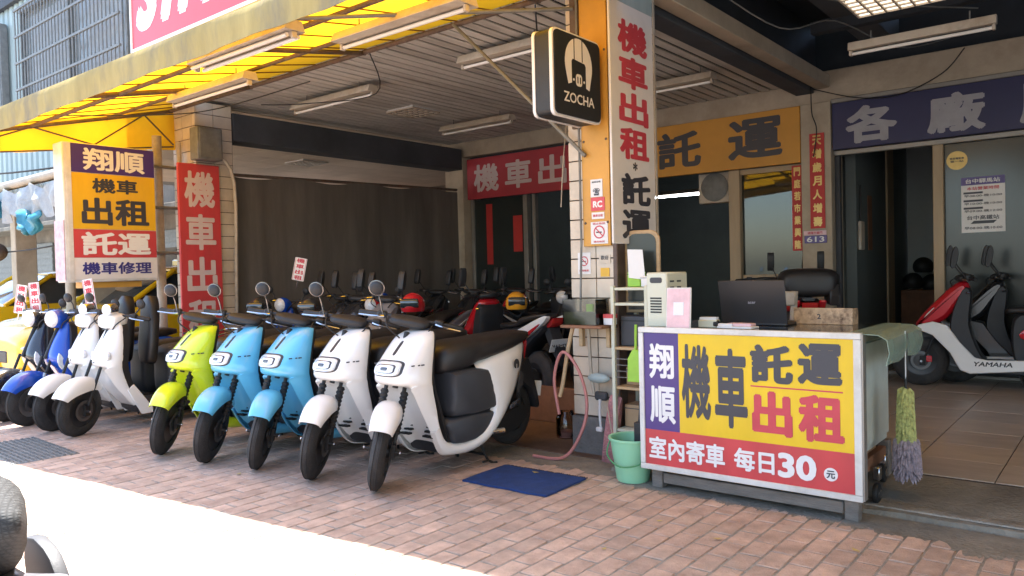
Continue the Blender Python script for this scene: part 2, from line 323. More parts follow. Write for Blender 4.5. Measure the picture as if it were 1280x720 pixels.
    def pillow(s, outline, w, x0=0.0, k=3, soft=0.06, prof=((-1, 0.8), (-0.86, 0.95), (-0.5, 1), (0.5, 1), (0.86, 0.95), (1, 0.8))):
        """closed outline in (y,z); rounded body from x0-w to x0+w"""
        o = smooth_pts(outline, k, True) if k > 1 else outline
        cy = sum(p[0] for p in o) / len(o); cz = sum(p[1] for p in o) / len(o)
        n = len(o); rows = []
        # inward normals for offsetting so that thin shapes stay thin
        for (u, sc_) in prof:
            row = []
            for i, p in enumerate(o):
                a = o[i - 1]; b = o[(i + 1) % n]; tx, tz = b[0] - a[0], b[1] - a[1]; l = math.hypot(tx, tz) or 1
                nx, nz = -tz / l, tx / l
                d = (1 - sc_) * soft * 2
                if (cy - p[0]) * nx + (cz - p[1]) * nz < 0: pass
                row.append((x0 + w * u, p[0] + nx * d * s.ori(o), p[1] + nz * d * s.ori(o)))
            rows.append(row)
        return s.loft(rows)
    @staticmethod
    def ori(o):
        a = sum(o[i - 1][0] * o[i][1] - o[i][0] * o[i - 1][1] for i in range(len(o))); return 1 if a > 0 else -1
    def prism(s, outline, a, b, plane='YZ'):
        rows = []
        for t in (a, b):
            rows.append([{'YZ': (t, p[0], p[1]), 'XZ': (p[0], t, p[1]), 'XY': (p[0], p[1], t)}[plane] for p in outline])
        return s.loft(rows)
    def build(s, name, m=None, parent=None, xf=None, smooth=None, bevel=0, ang=40, label=None, seg=1, kind=None, solid=0):
        me = bpy.data.meshes.new(name)
        vs = s.v if xf is None else [xf @ Vector(v) for v in s.v]
        me.from_pydata(vs, [], s.f)
        mats = m if isinstance(m, (list, tuple)) else [m]
        for q in mats: me.materials.append(q)
        if len(mats) > 1: me.polygons.foreach_set('material_index', s.m)
        bm = bmesh.new(); bm.from_mesh(me)
        if solid:
            bmesh.ops.solidify(bm, geom=bm.faces[:], thickness=solid)
        bmesh.ops.recalc_face_normals(bm, faces=bm.faces)
        if bevel:
            es = [e for e in bm.edges if len(e.link_faces) == 2 and e.calc_face_angle(0) > R(30)]
            bmesh.ops.bevel(bm, geom=es, offset=bevel, segments=seg, affect='EDGES', profile=0.7)
        bm.to_mesh(me); bm.free()
        if smooth is None: smooth = True
        if smooth:
            me.polygons.foreach_set('use_smooth', [True] * len(me.polygons)); me.set_sharp_from_angle(angle=R(ang))
        o = bpy.data.objects.new(name, me); COL.objects.link(o)
        if parent is not None: o.parent = parent
        if label: o['label'] = label
        if kind: o['kind'] = kind
        return o
def tag(o, label, cat, group=None):
    o['label'] = label; o['category'] = cat
    if group: o['group'] = group
    return o
def thing(name, label, cat, loc=(0, 0, 0), rz=0, group=None):
    o = bpy.data.objects.new(name, None); COL.objects.link(o); o.location = loc; o.rotation_euler = (0, 0, rz); o.empty_display_size = 0.1
    return tag(o, label, cat, group)
def structure(o): o['kind'] = 'structure'; return o
def copy_tree(o, parent=None):
    c = o.copy(); COL.objects.link(c); c.parent = parent
    for ch in list(o.children): copy_tree(ch, c)
    return c
bpy.context.view_layer.update()

_tc = {}
def text_data(s_, bold, shear=0.0):
    key = (s_, bold, shear)
    if key in _tc: return _tc[key]
    cu = bpy.data.curves.new('t', 'FONT'); cu.body = s_; cu.resolution_u = 3; cu.shear = shear
    o = bpy.data.objects.new('t', cu); COL.objects.link(o)
    dg = bpy.context.evaluated_depsgraph_get(); dg.update()
    me = bpy.data.meshes.new_from_object(o.evaluated_get(dg))
    bpy.data.objects.remove(o); bpy.data.curves.remove(cu)
    V0 = [(v.co.x, v.co.y) for v in me.vertices]; F0 = [tuple(p.vertices) for p in me.polygons]
    bpy.data.meshes.remove(me)
    V, F = [], []
    sh = [(0, 0)]
    if bold: sh += [(bold * math.cos(R(45 * k + 22)), bold * math.sin(R(45 * k + 22))) for k in range(8)]
    for n, (dx, dy) in enumerate(sh):
        o_ = len(V); V += [(x + dx, y + dy, n) for x, y in V0]; F += [tuple(i + o_ for i in f) for f in F0]
    xs = [v[0] for v in V]; ys = [v[1] for v in V]; b = (min(xs), max(xs), min(ys), max(ys))
    V = [((x - b[0]) / (b[1] - b[0]) - 0.5, (y - b[2]) / (b[3] - b[2]) - 0.5, n) for x, y, n in V]
    _tc[key] = (V, F); return _tc[key]
def text(s_, c, wd, ht, m, parent=None, face='-Y', bold=0.02, name='lettering', shear=0.0, right=None, up=None, off=0.0015):
    V, F = text_data(s_, bold, shear)
    r_, u_ = {'-Y': (Vector((1, 0, 0)), Vector((0, 0, 1))), '+X': (Vector((0, 1, 0)), Vector((0, 0, 1))), '-X': (Vector((0, -1, 0)), Vector((0, 0, 1)))}[face]
    if right: r_ = Vector(right); u_ = Vector(up)
    n_ = r_.cross(u_).normalized(); c = Vector(c) + n_ * off
    me = bpy.data.meshes.new(name); me.from_pydata([c + r_ * (x * wd) + u_ * (y * ht) + n_ * (k * 0.00006) for x, y, k in V], [], F); me.materials.append(m)
    o = bpy.data.objects.new(name, me); COL.objects.link(o); o.parent = parent; return o

# ------------------------------------------------------------------ SETTING: ground
structure(MB().box(-90, 60, -60, 60, -0.3, -0.02).build('ground', M['asphalt'], smooth=False))
side = structure(MB().box(-16, 8, -0.6, 4.20, -0.016, -0.0038).build('sidewalk', M['mortar'], smooth=False))
structure(MB().box(-40, -16.01, -0.6, 12, -0.016, -0.005).build('road', M['concrete_pale'], smooth=False))
BP, BQ = 0.112, 0.190          # brick pitch across and along
def brick_mesh():
    mb = MB(); mb.box(-0.0515, 0.0515, -0.0895, 0.0895, -0.012, 0.0)
    return mb
bm_ = brick_mesh().build('brick', M['brick'], side, bevel=0.0035)
bme = bm_.data; bpy.data.objects.remove(bm_)
cells = []
i = 0
x = -13.0
while x < 3.0:
    j = 0; y = 0.0 + (BQ / 2 if i % 2 else 0)
    while y < 4.15:
        cells.append((x, y)); y += BQ
    x += BP; i += 1
def vis(c):
    v = Vector((c[0], c[1], 0)) - Vector((0, 0, 1.3)); cx = CX[0] * v.x + CY[0] * v.y + CZ[0] * v.z; cy = CX[1] * v.x + CY[1] * v.y + CZ[1] * v.z; cz = -(CX[2] * v.x + CY[2] * v.y + CZ[2] * v.z)
    if cz < 0.2: return False
    px = 640 + 961 * cx / cz; py = 360 - 961 * cy / cz
    return -10 < px < 1290 and py < 735
vc = sorted([c for c in cells if vis(c)], key=lambda c: c[0] ** 2 + c[1] ** 2)
near = set(vc[:300])
mb = MB()
for c in cells:
    dz = random.uniform(-0.0025, 0.0015); rz = random.uniform(-0.012, 0.012)
    if c in near:
        o = bpy.data.objects.new('brick', bme); COL.objects.link(o); o.parent = side
        o.location = (c[0], c[1], dz); o.rotation_euler = (random.uniform(-.006, .006), random.uniform(-.01, .01), rz)
    else:
        cs, sn = math.cos(rz), math.sin(rz); pts = []
        for (hx, hy, z) in ((0.0515, 0.0905, -0.012), (0.0515, 0.0905, -0.0025), (0.049, 0.088, 0.0)):
            for (sx, sy) in ((-1, -1), (1, -1), (1, 1), (-1, 1)):
                a, b = sx * hx, sy * hy; pts.append((c[0] + a * cs - b * sn, c[1] + a * sn + b * cs, z + dz))
        mb.add(pts, [(8, 9, 10, 11)] + [(q, (q + 1) % 4, (q + 1) % 4 + 4, q + 4) for q in range(4)] + [(q + 4, (q + 1) % 4 + 4, (q + 1) % 4 + 8, q + 8) for q in range(4)])
mb.build('brick_paving', M['brick'], side, smooth=False, kind='stuff')

# rough cement smear between bricks and step
def rough_strip(x0, x1, y0, y1, z, amp, name, m, parent=None, n=260):
    mb = MB(); v = []; f = []
    for k in range(n + 1):
        t = k / n; xx = x0 + (x1 - x0) * t
        e = amp * .35 * (random.random() - 0.5) + amp * 0.45 * math.sin(t * 31) * math.sin(t * 13 + 1) + amp * .2 * math.sin(t * 97)
        v += [(xx, y0 + e, z - 0.004), (xx, y0 + e + 0.05, z), (xx, y1, z + 0.002)]
    for k in range(n):
        a = k * 3; f += [(a, a + 3, a + 4, a + 1), (a + 1, a + 4, a + 5, a + 2)]
    mb.add(v, f); return mb.build(name, m, parent)
structure(rough_strip(-1.15, 4.0, 3.90, 4.2, 0.0042, 0.16, 'pavement_edge', M['concrete'], n=400))
structure(rough_strip(-2.45, -1.16, 3.98, 4.2, 0.004, 0.09, 'pavement_edge', M['concrete']))
structure(rough_strip(-8.6, -2.45, 4.12, 4.42, 0.004, 0.10, 'pavement_edge', M['concrete']))
# grimy damp stains on the concrete by the pillar
apron = None
# apron ramp
mb = MB(); v = []; n = 40
for k in range(n + 1):
    xx = -2.62 + 7.6 * k / n; e = random.uniform(-0.018, 0.018)
    v += [(xx, 4.215 + e, -0.01), (xx, 4.225 + e, 0.028 + random.uniform(-.004, .004)), (xx, 4.29 + e * 0.5, 0.038), (xx, 4.82, 0.092)]
f = []
for k in range(n):
    for q in range(3): a = k * 4 + q; f.append((a, a + 4, a + 5, a + 1))
mb.add(v, f); structure(mb.build('path', M['concrete']))
mb = MB(); v = []
for k in range(n + 1):
    xx = -1.3 + 6.2 * k / n; e = random.uniform(-0.02, 0.02)
    v += [(xx, 4.255, 0.034), (xx, 4.26, 0.0405), (xx, 4.33 + e * 1.6 + 0.02 * math.sin(k), 0.045), (xx, 4.34 + e * 1.6 + 0.02 * math.sin(k), 0.040)]
mb.add(v, f); structure(mb.build('kerb', M['concrete_pale']))
# tile floor of the shop
fl = structure(MB().box(-2.62, 6.0, 4.80, 16, 0.02, 0.092).build('floor', M['grout'], smooth=False))
tme = None
TP = 0.45
for i in range(-4, 9):
    for j in range(0, 11):
        x = -1.04 + TP * i + TP / 2; y = 4.815 + TP * j + TP / 2
        if x - TP / 2 < -2.62: continue
        if tme is None:
            o = MB().box(-TP / 2 + .003, TP / 2 - .003, -TP / 2 + .003, TP / 2 - .003, -0.006, 0.0).build('tile', M['tilefloor'], fl, bevel=0.0012); tme = o.data
        else:
            o = bpy.data.objects.new('tile', tme); COL.objects.link(o); o.parent = fl
        o.location = (x, y, 0.100 + random.uniform(-.0006, .0006))
structure(MB().box(-22, -2.63, 4.40, 16, -0.05, 0.012).build('bay_floor', M['bayfloor'], smooth=False))

# ------------------------------------------------------------------ BUILDING
B = thing('shop_building', 'arcade shop building with cream beams, slatted ceiling and tiled pillars', 'building')
def wall(name, x0, x1, y0, y1, z0, z1, m, bev=0.006, parent=B): return MB().box(x0, x1, y0, y1, z0, z1).build(name, m, parent, bevel=bev)
# main pillar with tiles
def tiled_pillar(x0, x1, y0, y1, z0, z1, first=0):
    p = wall('pillar', x0 + .008, x1 - .008, y0 + .008, y1, 0.0, z1, M['tilegrout'], 0)
    faces = []
    tw, th = 0.137, 0.137
    z = z0; base = {}
    while z < z1 - 0.02:
        hh = min(th, z1 - z)
        x = x0
        while x < x1 - 0.02:
            ww = min(tw * 1.55, x1 - x)
            key = (round(ww, 3), round(hh, 3))
            if key not in base:
                o = MB().box(0.003, ww - 0.003, 0, 0.012, 0.004, hh - 0.004).build('tile', M['pillartile'], p, bevel=0.0015); base[key] = o.data
            else:
                o = bpy.data.objects.new('tile', base[key]); COL.objects.link(o); o.parent = p
            o.location = (x, y0 - .004 + random.uniform(-.001, .001), z); x += ww
        z += hh
    return p
tiled_pillar(-3.10, -2.74, 4.50, 4.62, 0.28, 3.35)
wall('pillar_base', -3.115, -2.740, 4.488, 4.63, 0, 0.27, M['greyblock'])
# side tiles towards +X hidden by post; left pillar
lp = tiled_pillar(-8.63, -8.13, 4.50, 4.95, 0.28, 3.3)
mb = MB()
for z in [0.28 + .137 * k for k in range(22)]:
    mb.box(-8.14, -8.128, 4.51, 4.71, z + .004, z + .133); mb.box(-8.14, -8.128, 4.717, 4.94, z + .004, z + .133)
mb.build('side_tiles', M['pillartile'], B, smooth=False)
# inner pillars
wall('pillar', -8.50, -8.12, 8.88, 9.3, 0.01, 3.10, M['cream'])
wall('pillar', -2.93, -2.60, 8.88, 9.3, 0.01, 3.10, M['cream'])
wall('pillar', 3.2, 3.5, 8.88, 9.3, 0.01, 3.10, M['cream'])
wall('beam', -8.6, 3.6, 8.94, 9.25, 3.103, 3.45, M['cream'])
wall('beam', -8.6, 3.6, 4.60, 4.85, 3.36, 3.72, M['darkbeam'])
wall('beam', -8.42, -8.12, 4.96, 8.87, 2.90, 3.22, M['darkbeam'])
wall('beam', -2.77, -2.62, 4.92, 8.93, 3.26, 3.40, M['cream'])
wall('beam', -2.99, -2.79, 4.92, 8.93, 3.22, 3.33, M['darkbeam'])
# slatted ceiling over the middle bay
ceil = wall('ceiling', -8.6, -2.80, 4.50, 8.93, 3.42, 3.47, M['black'], 0)
sme = None
x = -8.45
while x < -3.0:
    if sme is None:
        o = MB().box(0, 0.100, 0, 4.36, 0, 0.014).build('ceiling_slat', M['slat'], ceil, bevel=0.003); sme = o.data
    else:
        o = bpy.data.objects.new('ceiling_slat', sme); COL.objects.link(o); o.parent = ceil
    o.location = (x, 4.56, 3.33 + random.uniform(-.002, .002)); x += 0.130
# dark open ceiling of the right bay
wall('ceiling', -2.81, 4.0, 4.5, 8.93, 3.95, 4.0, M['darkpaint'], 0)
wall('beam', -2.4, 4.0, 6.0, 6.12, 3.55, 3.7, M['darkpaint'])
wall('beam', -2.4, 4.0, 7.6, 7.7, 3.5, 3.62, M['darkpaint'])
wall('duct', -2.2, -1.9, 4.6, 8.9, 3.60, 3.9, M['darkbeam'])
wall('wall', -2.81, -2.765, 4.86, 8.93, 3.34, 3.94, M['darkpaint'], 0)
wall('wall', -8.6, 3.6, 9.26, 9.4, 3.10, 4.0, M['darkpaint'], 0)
# right end of the right bay
wall('wall', 4.0, 4.15, 4.5, 16, 0, 4.0, M['walldim'])
# upper floor
uf = MB()
xx = -22.0
pts = []
while xx < 4.2:
    for dx, dy in ((0, 0), (0.10, 0), (0.125, 0.03), (0.175, 0.03)): pts.append((xx + dx, 4.52 + dy))
    xx += 0.2
rows = [[(p[0], p[1], z) for p in pts] for z in (3.36, 3.5, 5.6)]
uf.loft(rows, closed=False, cap=False)
uf.box(-22, 4.2, 4.58, 4.7, 3.73, 5.6)
uf.build('upper_wall', M['teal'], B, smooth=False)
wall('roof', -16.6, 4.2, 4.45, 12, 5.6, 5.75, M['darkbeam'])
# barred windows upstairs
def barred_window(x0, x1, z0, z1):
    wroot = MB().box(x0, x1, 4.47, 4.515, z0, z1).build('window', M['winglass'], B, smooth=False)
    mb = MB()
    for (a, b, c, d) in ((x0 - .04, x1 + .04, z1, z1 + .05), (x0 - .04, x1 + .04, z0 - .05, z0)): mb.box(a, b, 4.38, 4.50, c, d)
    for a in (x0 - .04, (x0 + x1) / 2 - .025, x1): mb.box(a, a + .05, 4.40, 4.50, z0, z1)
    mb.build('frame', M['grille'], wroot)
    mb = MB(); n = int((x1 - x0) / 0.11)
    for k in range(n + 1): mb.tube([(x0 + (x1 - x0) * k / n, 4.32, z0 - .04), (x0 + (x1 - x0) * k / n, 4.32, z1 + .04)], 0.011, 5)
    k = 0; z = z0
    while z < z1 + .02: mb.box(x0 - .03, x1 + .03, 4.305, 4.335, z, z + .03); z += (z1 - z0) / 4.0
    mb.build('security_grille', M['grille'], wroot)
    for (a, b) in ((x0 + .3, (x0 + x1) / 2 - .15), ((x0 + x1) / 2 + .5, x1 - .2)): MB().box(a, b, 4.455, 4.468, z0 + .1, z1 - .1).build('pane', M['whiteplastic'], wroot, smooth=False)
barred_window(-12.8, -9.5, 3.75, 5.3)
barred_window(-16.2, -13.7, 3.75, 5.3)

# tarpaulin dividing wall on the left of the bay
mb = MB(); rows = []
for k in range(61):
    y = 4.98 + 3.88 * k / 60; wv = 0.012 * math.sin(k * 0.45) + 0.004 * math.sin(k * 1.3 + 1)
    top = 2.50 + 0.08 * k / 60 - 0.02 * math.sin(k * 0.35)
    rows.append([(-8.24 + wv, y, 0.03), (-8.24 + wv * 1.4, y, 0.9), (-8.24 + wv * .7, y, 1.8), (-8.24 + wv * .3, y, top)])
mb.loft(rows, closed=False, cap=False)
t_ = thing('tarpaulin', 'long dark brown tarpaulin hung as side wall behind the scooters', 'tarpaulin', (0, 0, 0))
mb.build('sheet', M['tarp'], t_, solid=0.008)
MB().tube([(-8.25, 4.96, 2.52), (-8.25, 8.87, 2.60)], 0.02, 8).build('rail', M['rust'], t_)
# neighbour arcade behind
NB = thing('neighbour_arcade', 'dim neighbouring arcade with pale tiled ceiling left of the tarpaulin', 'building')
cme = None
nc = MB().box(-16.6, -8.65, 4.6, 13.2, 3.40, 3.45).build('ceiling', M['grille'], NB, smooth=False)
for i in range(12):
    for j in range(14):
        if cme is None: o = MB().box(0.006, .594, .006, .594, 0, .01).build('ceiling_tile', M['ctile'], nc, bevel=0.002); cme = o.data
        else: o = bpy.data.objects.new('ceiling_tile', cme); COL.objects.link(o); o.parent = nc
        o.location = (-9.3 - .6 * i, 4.9 + .6 * j, 3.385)
MB().box(-17, -8.6, 13.2, 13.4, 0, 3.4).build('wall', M['sidingbrown'], NB, smooth=False)
MB().box(-22, -8.66, 4.42, 4.6, 3.02, 3.36).build('beam', M['cream'], NB)
for x in (-10.9, -13.6):
    MB().box(x - .1, x + .1, 4.45, 4.75, 0, 3.02).build('pillar', M['cream'], NB, bevel=.01)
mb = MB()
for k in range(8): mb.box(-15.28, -14.7, 6 + k * .55, 6.3 + k * .55, 0.1 + (k % 3) * .3, 0.9 + (k % 4) * .35)
mb.build('shelf_goods', M['sidingbrown'], NB)

# inner facade: shopfront with openings
SF = B
wall('sash_post', -7.06, -6.98, 9.02, 9.12, 0.02, 2.44, M['alu'])
wall('sash_post', -6.92, -6.86, 9.06, 9.14, 0.02, 2.44, M['alu'])
wall('sash_post', -8.10, -8.04, 9.02, 9.12, 0.02, 2.44, M['alu'])
wall('sash_post', -3.84, -3.70, 8.98, 9.10, 0.02, 2.46, M['woodframe'])
wall('sash_post', -5.28, -5.08, 8.95, 9.2, 0.02, 3.10, M['cream'])
MB().box(-8.04, -7.06, 9.05, 9.062, 0.06, 2.43).build('pane', M['tintglass'], B)
wdw = wall('window', -3.70, -2.935, 9.03, 9.09, 1.12, 1.19, M['woodframe'])
MB().box(-3.70, -2.935, 9.02, 9.10, 2.40, 2.46).build('frame', M['woodframe'], wdw)
MB().box(-3.695, -2.94, 9.055, 9.062, 1.19, 2.40).build('pane', M['glass'], wdw)
wall('low_wall', -3.70, -2.935, 9.0, 9.1, 0.03, 1.12, M['brown'])
wall('lintel', -8.1, -2.94, 9.04, 9.2, 3.04, 3.10, M['darkbeam'], 0)
wall('lintel', -2.60, 3.2, 8.97, 9.02, 2.50, 2.555, M['alu'])
wall('lintel', -2.60, 3.2, 8.90, 8.96, 3.07, 3.12, M['alu'])
wall('door_post', -1.62, -1.52, 8.97, 9.10, 0.10, 2.50, M['woodframe'])
wall('door_post', -2.598, -2.54, 8.99, 9.05, 0.10, 2.50, M['greyplastic'])
MB().box(-1.52, 3.2, 9.03, 9.045, 0.12, 2.50).build('pane', M['tintglass'], B)
wall('threshold', -2.6, 3.2, 8.98, 9.08, 0.095, 0.13, M['alu'], 0.002)
# interior rooms
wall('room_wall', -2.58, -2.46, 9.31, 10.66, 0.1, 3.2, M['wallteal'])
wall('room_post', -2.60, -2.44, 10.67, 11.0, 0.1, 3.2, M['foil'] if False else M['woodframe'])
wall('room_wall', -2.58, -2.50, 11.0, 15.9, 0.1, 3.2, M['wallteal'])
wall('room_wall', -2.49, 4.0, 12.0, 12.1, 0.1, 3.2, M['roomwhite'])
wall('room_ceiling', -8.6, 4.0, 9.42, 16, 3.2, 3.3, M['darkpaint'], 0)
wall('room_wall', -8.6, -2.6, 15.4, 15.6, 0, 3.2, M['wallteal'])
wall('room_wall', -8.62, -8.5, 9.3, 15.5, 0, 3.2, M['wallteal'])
mb = MB()
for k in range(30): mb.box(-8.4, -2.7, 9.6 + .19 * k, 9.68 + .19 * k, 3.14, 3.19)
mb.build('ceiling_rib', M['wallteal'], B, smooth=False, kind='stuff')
#@@PART2
# ------------------------------------------------------------------ AWNING
AW = thing('awning', 'translucent yellow canvas awning with faded valance over the pavement', 'awning')
YI, ZI = 4.47, 3.27
def yv(x): return 2.50 + 0.125 * (min(x, -1.5) + 6.9)
def zb(x): return 1.3 + 0.545 * yv(x)
def awz(x, y):
    t = (y - yv(x)) / (YI - yv(x)); z0 = zb(x) + .18; return z0 + (ZI - z0) * t
def ax(x, t): return yv(x) + (YI - yv(x)) * t
mb = MB(); rows = []
x = -8.6
while x < 3.4:
    rows.append([(x, ax(x, q / 8), awz(x, ax(x, q / 8)) + 0.006 + 0.010 * math.sin((x + 8.6) / 0.36 * math.pi) ** 2 * math.sin(math.pi * q / 8)) for q in range(9)]); x += 0.09
mb.loft(rows, closed=False, cap=False); mb.build('canvas', M['awning'], AW)
mb = MB(); rows = []
x = -8.6
k = 0
while x < 3.4:
    s_ = 0.006 * math.sin(k * .55) + .003 * math.sin(k * 1.7); Y0 = yv(x); Z0 = zb(x)
    rows.append([(x, Y0 - .012, Z0 + .20), (x, Y0 - .03 + s_, Z0 + .14), (x, Y0 - .022 + s_ * 1.6, Z0 + .06), (x, Y0 - .025 + s_ * 2, Z0 - .005 + .002 * math.sin(k * .8))]); x += 0.1; k += 1
mb.loft(rows, closed=False, cap=False); mb.build('valance', M['valance'], AW, solid=0.006)
# left end flap
mb = MB(); rows = []
for k in range(19):
    y = ax(-8.6, k / 18 * 1.02); o_ = .02 * math.sin(k * 1.1); zl = zb(-8.6) + (2.8 - zb(-8.6)) * k / 18
    rows.append([(-8.6 + o_ * .2, y, awz(-8.6, y) + .01), (-8.6 + o_, y, (awz(-8.6, y) + zl) / 2), (-8.6 + o_ * 1.3, y, zl + .012 * math.sin(k * .9))])
mb.loft(rows, closed=False, cap=False); mb.build('end_flap', M['awning'], AW)
mb = MB()
x = -8.6; k = 0
while x < 3.3:
    mb.tube([(x + .18, ax(x, .01), awz(x, ax(x, .01)) - .004), (x + .18, YI, ZI - .004)], 0.006, 5); x += 0.36; k += 1
mb.build('seam', M['seam'], AW, kind='stuff')
for (t, r_) in ((.01, .02), (.33, .02), (.67, .018), (.99, .022)):
    MB().tube([(x, ax(x, t), awz(x, ax(x, t)) - .03) for x in (-8.6, -6, -3, -1.5, 3.3)], r_, 8).build('purlin', M['rust'], AW)
for x in (-8.57, -6.95, -5.2, -3.3, -1.2, 1.0, 3.2):
    MB().tube([(x, yv(x), awz(x, yv(x)) - .035), (x, YI, ZI - .035)], .02, 8).build('rafter', M['rust'], AW)
x = -8.57; q = lambda t, h: (x, ax(x, t), awz(x, ax(x, t)) - h)
for a, b in ((q(0, .18), q(.33, .04)), (q(.33, .04), q(.6, .3)), (q(.6, .3), q(.85, .04)), (q(0, .2), q(1, .44)), (q(.85, .04), q(1, .42))): MB().tube([a, b], 0.009, 6).build('truss_bar', M['rust'], AW)
MB().tube([(-2.92, 4.44, 2.08), (-4.12, 4.44, 3.24)], .014, 8).build('brace', M['grille'], AW)
MB().tube([(-3.0, 4.44, 3.1), (-4.3, 3.0, 2.98)], .014, 8).build('brace', M['grille'], AW)

# added canopy, out of view, that darkens the right side by blocking sky light
shade_canopy = thing('canopy', 'unseen grey corrugated canopy added to shade the pavement right of the awning', 'canopy', (0, 0, 0))
mb = MB(); rows = []
for k in range(120):
    x = -1.75 + .06 * k; d = .02 * (k % 2)
    rows.append([(x, -2.2, 3.02 + d), (x, 3.1, 3.16 + d)])
mb.loft(rows, closed=False, cap=False).build('sheet', M['grille'], shade_canopy, solid=.003)
for x in (-1.7, 1.0, 5.2):
    MB().tube([(x, -2.2, 2.98), (x, 3.1, 3.12)], .03, 8).build('beam', M['rust'], shade_canopy)
for x in (1.2, 5.2): MB().tube([(x, -2.1, -.02), (x, -2.1, 2.97)], .04, 10).build('post', M['rust'], shade_canopy)

# ------------------------------------------------------------------ LIGHTS
def fixture(c, L_, label, group='fluorescent fixtures under awning and ceiling', wd=0.16, two=False, lit=False):
    t = thing('fluorescent_fixture', label, 'lamp', c, 0, group)
    mb = MB(); mb.loft([[(-L_ / 2, -wd / 2, .0), (-L_ / 2, wd / 2, .0), (-L_ / 2, wd / 3, .07), (-L_ / 2, -wd / 3, .07)], [(L_ / 2, -wd / 2, .0), (L_ / 2, wd / 2, .0), (L_ / 2, wd / 3, .07), (L_ / 2, -wd / 3, .07)]])
    mb.build('housing', M['fixture'], t, bevel=.003)
    for s_ in (-1, 1): MB().box(s_ * (L_ / 2 - .02) - .012, s_ * (L_ / 2 - .02) + .012, -.02, .02, -.045, -.001).build('lamp_holder', M['fixture'], t, bevel=.003)
    for d in ((-.045, .045) if two else (0,)):
        MB().tube([(-L_ / 2 + .03, d, -.028), (L_ / 2 - .03, d, -.028)], .014, 8).build('tube', M['tubelit'] if lit else M['tube'], t)
    MB().tube([(-L_ / 3, 0, .07), (-L_ / 3, 0, .14)], .006, 5).build('hanger', M['grille'], t)
    MB().tube([(L_ / 3, 0, .07), (L_ / 3, 0, .14)], .006, 5).build('hanger', M['grille'], t)
    return t
fixture((-4.85, 3.05, 2.90), 1.25, 'open twin tube fixture under the awning nearest its faded valance', two=True)
fixture((-6.45, 3.72, 2.98), 1.3, 'long single tube fixture under the left part of the yellow awning')
fixture((-3.85, 3.62, 2.98), 1.25, 'long wide white fixture under the awning nearest the diagonal brace', wd=.2)
fixture((-6.75, 5.32, 3.19), 1.35, 'slim dusty fixture on slatted ceiling above the sky blue scooters')
fixture((-4.25, 5.22, 3.19), 1.0, 'slim fixture on slatted ceiling just left of the black blade sign')
fixture((-6.6, 7.5, 3.19), 1.2, 'farthest slim fixture on slatted ceiling above the crimson sign')
fixture((-3.7, 7.35, 3.19), .85, 'slim fixture on slatted ceiling above the orange sign')
t = fixture((-1.37, 7.1, 3.14), 1.1, 'dangling bare tube fixture above the navy blue sign in the dark bay', wd=.06)
fixture((-6.75, 13.1, 2.66), 1.3, 'lit white tube glowing inside the dark back room', lit=True, group=None)
def grid_lamp(c, s_, label, mt, n=4):
    t = thing('ceiling_lamp', label, 'lamp', c, 0, 'square louvred ceiling lamps')
    MB().box(-s_ / 2, s_ / 2, -s_ / 2, s_ / 2, .012, .03).build('diffuser', mt, t)
    mb = MB()
    for k in range(n + 1):
        a = -s_ / 2 + s_ * k / n; mb.box(a - .008, a + .008, -s_ / 2, s_ / 2, -.005, .010); mb.box(-s_ / 2, s_ / 2, a - .007, a + .007, -.004, .009)
    mb.build('louvre', M['fixture'], t); return t
grid_lamp((-6.95, 6.72, 3.30), .46, 'square louvred lamp set in the slatted ceiling', M['lens'], 5)
grid_lamp((-11.7, 8.6, 3.36), .55, 'square louvred lamp in the neighbour tiled ceiling', M['lens'], 5)
grid_lamp((-1.42, 6.42, 3.3), .62, 'glowing louvred lamp at the top edge above the counter', M['panellit'], 6)

# wires
def cable(pts, label, r=.006, m='rubber', cat='cable', sm=6, name='cable', group='loose cables'):
    return tag(MB().tube(pts, r, 6, sm=sm).build(name, M[m]), label, cat, group)
cable([(-2.77, 8.86, 3.25), (-2.3, 8.86, 3.08), (-1.9, 8.86, 3.05), (-1.5, 8.86, 3.2), (-1.3, 8.87, 3.42)], 'drooping black cable on the cream beam above the blue sign')
cable([(-2.78, 8.8, 3.36), (-2.79, 8.84, 3.0), (-2.74, 8.84, 2.8), (-2.78, 8.85, 2.5)], 'short black cable running down the inner pillar')
cable([(-5.3, 4.6, 3.30), (-5.9, 5.2, 3.12), (-6.9, 5.1, 3.16), (-7.6, 5.0, 3.24)], 'thin brown cable drooping under the slatted ceiling')
cable([(-3.4, 4.55, 3.25), (-3.38, 4.55, 2.9), (-3.36, 4.56, 2.55)], 'short cable dangling left of the black blade sign')
cable([(-2.6, 5.0, 3.6), (-1.9, 5.8, 3.3), (-1.6, 6.6, 3.35), (-1.0, 7.5, 3.4)], 'grey cable loop in the dark ceiling near the louvred lamp', m='grille')
cable([(-2.5, 5.3, 3.45), (-2.2, 6.2, 3.2), (-2.0, 7.0, 3.4), (-1.7, 7.9, 3.3), (-1.4, 8.7, 3.5)], 'grey cable loop in the dark ceiling beside the cream beam', m='grille')
cable([(-3.0, 4.43, 2.55), (-3.18, 4.6, 2.35), (-3.14, 4.48, 2.0), (-3.16, 4.48, 1.75)], 'pale cord dangling on the left edge of the tiled pillar', r=.004, m='pipe')
cable([(-8.5, 3.0, 2.97), (-7.8, 3.9, 3.0), (-7.3, 4.3, 3.05), (-5.9, 4.4, 3.1)], 'dark wire strung along the inner edge of the awning')

# ------------------------------------------------------------------ SIGNS
def panel(parent, face, u0, u1, z0, z1, d, m, name='panel', off=0.002):
    """flat coloured panel; face '+X': plane x=d, u is y; face '-Y': plane y=d, u is x"""
    if face == '+X': mb = MB().box(d, d + off, u0, u1, z0, z1)
    else: mb = MB().box(u0, u1, d - off, d, z0, z1)
    return mb.build(name, m, parent, smooth=False)
